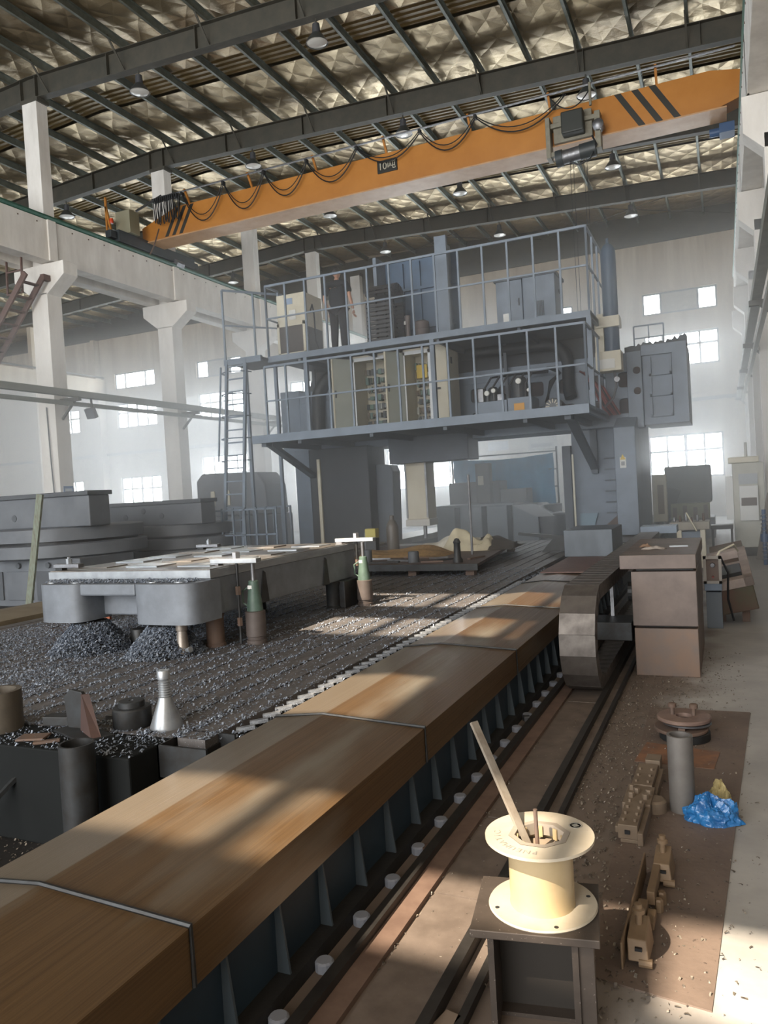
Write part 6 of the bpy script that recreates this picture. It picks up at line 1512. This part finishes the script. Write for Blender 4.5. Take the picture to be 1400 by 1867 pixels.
# body: pelvis root, spine, neck, head base, both arms to the wrist, both legs to the ankle (faces +Y, away from camera)
body = [
    ((0, 0, .95), .085, .07, None),            # 0 pelvis
    ((0, .03, 1.10), .075, .05, 0), ((0, .045, 1.25), .08, .05, 1), ((0, .05, 1.36), .07, .045, 2), ((0, .03, 1.44), .05, .045, 3),   # 1-4 spine to upper chest
    ((0, .005, 1.52), .052, .052, 4), ((0, .02, 1.58), .052, .055, 5),                                         # 5,6 neck
    ((-.19, .02, 1.42), .056, .056, 4), ((-.262, -.01, 1.30), .050, .050, 7), ((-.30, -.02, 1.13), .042, .042, 8), ((-.29, .06, 1.0), .036, .036, 9), ((-.26, .12, .90), .027, .030, 10),
    ((.19, .02, 1.42), .056, .056, 4), ((.262, -.01, 1.29), .050, .050, 12), ((.31, -.03, 1.11), .042, .042, 13), ((.33, .0, .98), .036, .036, 14), ((.345, .03, .86), .027, .030, 15),
    ((-.095, 0, .86), .090, .092, 0), ((-.105, .01, .68), .082, .085, 17), ((-.11, .02, .50), .062, .064, 18), ((-.112, .0, .32), .058, .060, 19), ((-.112, -.01, .09), .042, .044, 20),
    ((.095, 0, .86), .090, .092, 0), ((.105, .01, .68), .082, .085, 22), ((.11, .02, .50), .062, .064, 23), ((.115, .0, .32), .058, .060, 24), ((.118, -.01, .09), .042, .044, 25)]
skinned('body', body, m_skin, pe)
# t-shirt and trousers follow the body a little outside it
tee = [((0, 0, .90), .205, .145, None), ((0, .01, 1.08), .205, .145, 0), ((0, .02, 1.24), .215, .15, 1), ((0, .01, 1.37), .215, .145, 2), ((0, 0, 1.455), .165, .125, 3), ((0, .003, 1.505), .066, .064, 4),
       ((-.19, 0, 1.43), .092, .092, 4), ((-.262, -.01, 1.31), .084, .084, 6), ((-.285, -.014, 1.20), .080, .080, 7), ((.19, 0, 1.43), .092, .092, 4), ((.262, -.01, 1.30), .084, .084, 9), ((.288, -.016, 1.19), .080, .080, 10)]
skinned('t_shirt', tee, m_tee, pe)
trs = [((0, 0, .93), .18, .13, None), ((-.092, 0, .85), .118, .12, 0), ((-.105, .01, .68), .108, .108, 1), ((-.11, .02, .50), .090, .092, 2), ((-.112, .0, .30), .082, .086, 3), ((-.112, -.01, .07), .066, .072, 4),
       ((.092, 0, .85), .118, .12, 0), ((.105, .01, .68), .108, .108, 6), ((.11, .02, .50), .090, .092, 7), ((.115, .0, .30), .082, .086, 8), ((.118, -.01, .07), .066, .072, 9)]
skinned('trousers', trs, m_trs, pe)
# head with ears, nose, eyes, mouth; looking away and slightly down
def ell(b, c, r, seg=24, rings=16, shape=None):
    c = Vector(c); o = len(b.v)
    for i in range(rings + 1):
        ph = math.pi * i / rings
        for k in range(seg):
            a = 2 * math.pi * k / seg; p = Vector((math.sin(ph) * math.cos(a), math.sin(ph) * math.sin(a), math.cos(ph)))
            q = Vector((p.x * r[0], p.y * r[1], p.z * r[2]))
            if shape: q = shape(q, p)
            b.v.append(tuple((c + q) * HS))
    for i in range(rings):
        for k in range(seg): b.f.append((o + i * seg + k, o + (i + 1) * seg + k, o + (i + 1) * seg + (k + 1) % seg, o + i * seg + (k + 1) % seg))
hb = MB()
def hshape(q, p):
    if p.z < 0: q.x *= 1 - .28 * (-p.z); q.y *= 1 - .12 * (-p.z) if p.y > 0 else 1 - .30 * (-p.z)
    return q
ell(hb, (0, .03, 1.665), (.078, .098, .118), shape=hshape)
for s_ in (-1, 1): ell(hb, (s_ * .08, .03, 1.655), (.012, .022, .034), 12, 8)
ell(hb, (0, .132, 1.65), (.014, .022, .022), 12, 8); ell(hb, (0, .118, 1.605), (.026, .012, .008), 12, 8)
head = hb.build('head', m_skin, pe, smooth=True, local=True, angle=80)
for s_ in (-1, 1):
    e = MB(); ell(e, (s_ * .032, .118, 1.672), (.014, .008, .009), 12, 8); e.build('eye', m_cream, head, smooth=True, local=True)
hr = MB()
def hairs(q, p):
    if p.z < -.25: q *= .90
    if p.y > .3 and p.z < .45: q *= .90
    return q
ell(hr, (0, .018, 1.688), (.085, .104, .110), shape=hairs)
hr.build('hair', mat('black_hair', '#1d1a19', '#2a2523', rough=.6, scale=60, bump=.5, bscale=80), pe, smooth=True, local=True, angle=80)
# hands: palm and five separate bent fingers
def hand(side, wrist, tip_dir, fwd):
    w = Vector(wrist); d = Vector(tip_dir).normalized(); f = Vector(fwd).normalized(); n_ = d.cross(f).normalized()
    ch_ = [(tuple(w), .024, .020, None), (tuple(w + d * .045), .034, .018, 0), (tuple(w + d * .085), .036, .017, 1)]
    h_ = skinned('palm', ch_, m_skin, pe, sub=1)
    for i, (off, L_) in enumerate(((-.030, .070), (-.010, .080), (.010, .076), (.030, .060))):
        b0 = w + d * .085 + f * off
        p1 = b0 + d * L_ * .45 + n_ * .006; p2 = p1 + d * L_ * .32 + n_ * .018; p3 = p2 + d * L_ * .18 + n_ * .020
        skinned('finger', [(tuple(b0), .010, .010, None), (tuple(p1), .0095, .0095, 0), (tuple(p2), .0085, .0085, 1), (tuple(p3), .007, .007, 2)], m_skin, h_, sub=1)
    b0 = w + d * .03 - f * .026; p1 = b0 + d * .03 - f * .026; p2 = p1 + d * .032 - f * .004
    skinned('thumb', [(tuple(b0), .012, .012, None), (tuple(p1), .0105, .0105, 0), (tuple(p2), .0085, .0085, 1)], m_skin, h_, sub=1)
hand(-1, (-.255, .13, .885), (.1, .45, -.9), (.9, .2, .1))
hand(1, (.347, .035, .845), (.05, .15, -1), (.2, .95, .1))
for s_ in (-1, 1):
    sb = MB()
    def sshape(q, p):
        if p.z < 0: q.z *= .55
        return q
    ell(sb, (s_ * .115, .05, .045), (.048, .135, .055), 20, 12, sshape)
    sh = sb.build('shoe', mat('shoe_dark', '#2a2828', rough=.6), pe, smooth=True, local=True)
    for v in sh.data.vertices: v.co.z = max(v.co.z, .002)
# ================================================================ HAZE
def haze_material(name, density, aniso):
    m = bpy.data.materials.new(name); m.use_nodes = True
    n = m.node_tree.nodes; l = m.node_tree.links; n.remove(n['Principled BSDF'])
    v = n.new('ShaderNodeVolumeScatter'); v.inputs['Color'].default_value = (0.97, 0.985, 1.0, 1); v.inputs['Density'].default_value = density
    v.inputs['Anisotropy'].default_value = aniso
    l.new(v.outputs[0], n['Material Output'].inputs['Volume']); return m
hz = MB(); hz.box(-30, 1.9, 17.6, REAR - .02, 0.02, 7.0)
tag(hz.build('haze', haze_material('far_haze', 0.058, .5)), 'bright dusty haze filling the hall behind the gantry up to the runway beams', 'haze', kind='stuff')
hz = MB(); hz.box(-22, 1.9, 8.6, 17.55, 0.02, 5.6)
tag(hz.build('haze', haze_material('low_haze', 0.052, .7)), 'thin low haze hanging around the foot of the gantry', 'haze', kind='stuff')
scene.cycles.use_denoising = True
scene.cycles.volume_bounces = 1
scene.cycles.max_bounces = 7; scene.cycles.diffuse_bounces = 4; scene.cycles.glossy_bounces = 3
scene.cycles.transparent_max_bounces = 12
scene.cycles.sample_clamp_indirect = 8.0
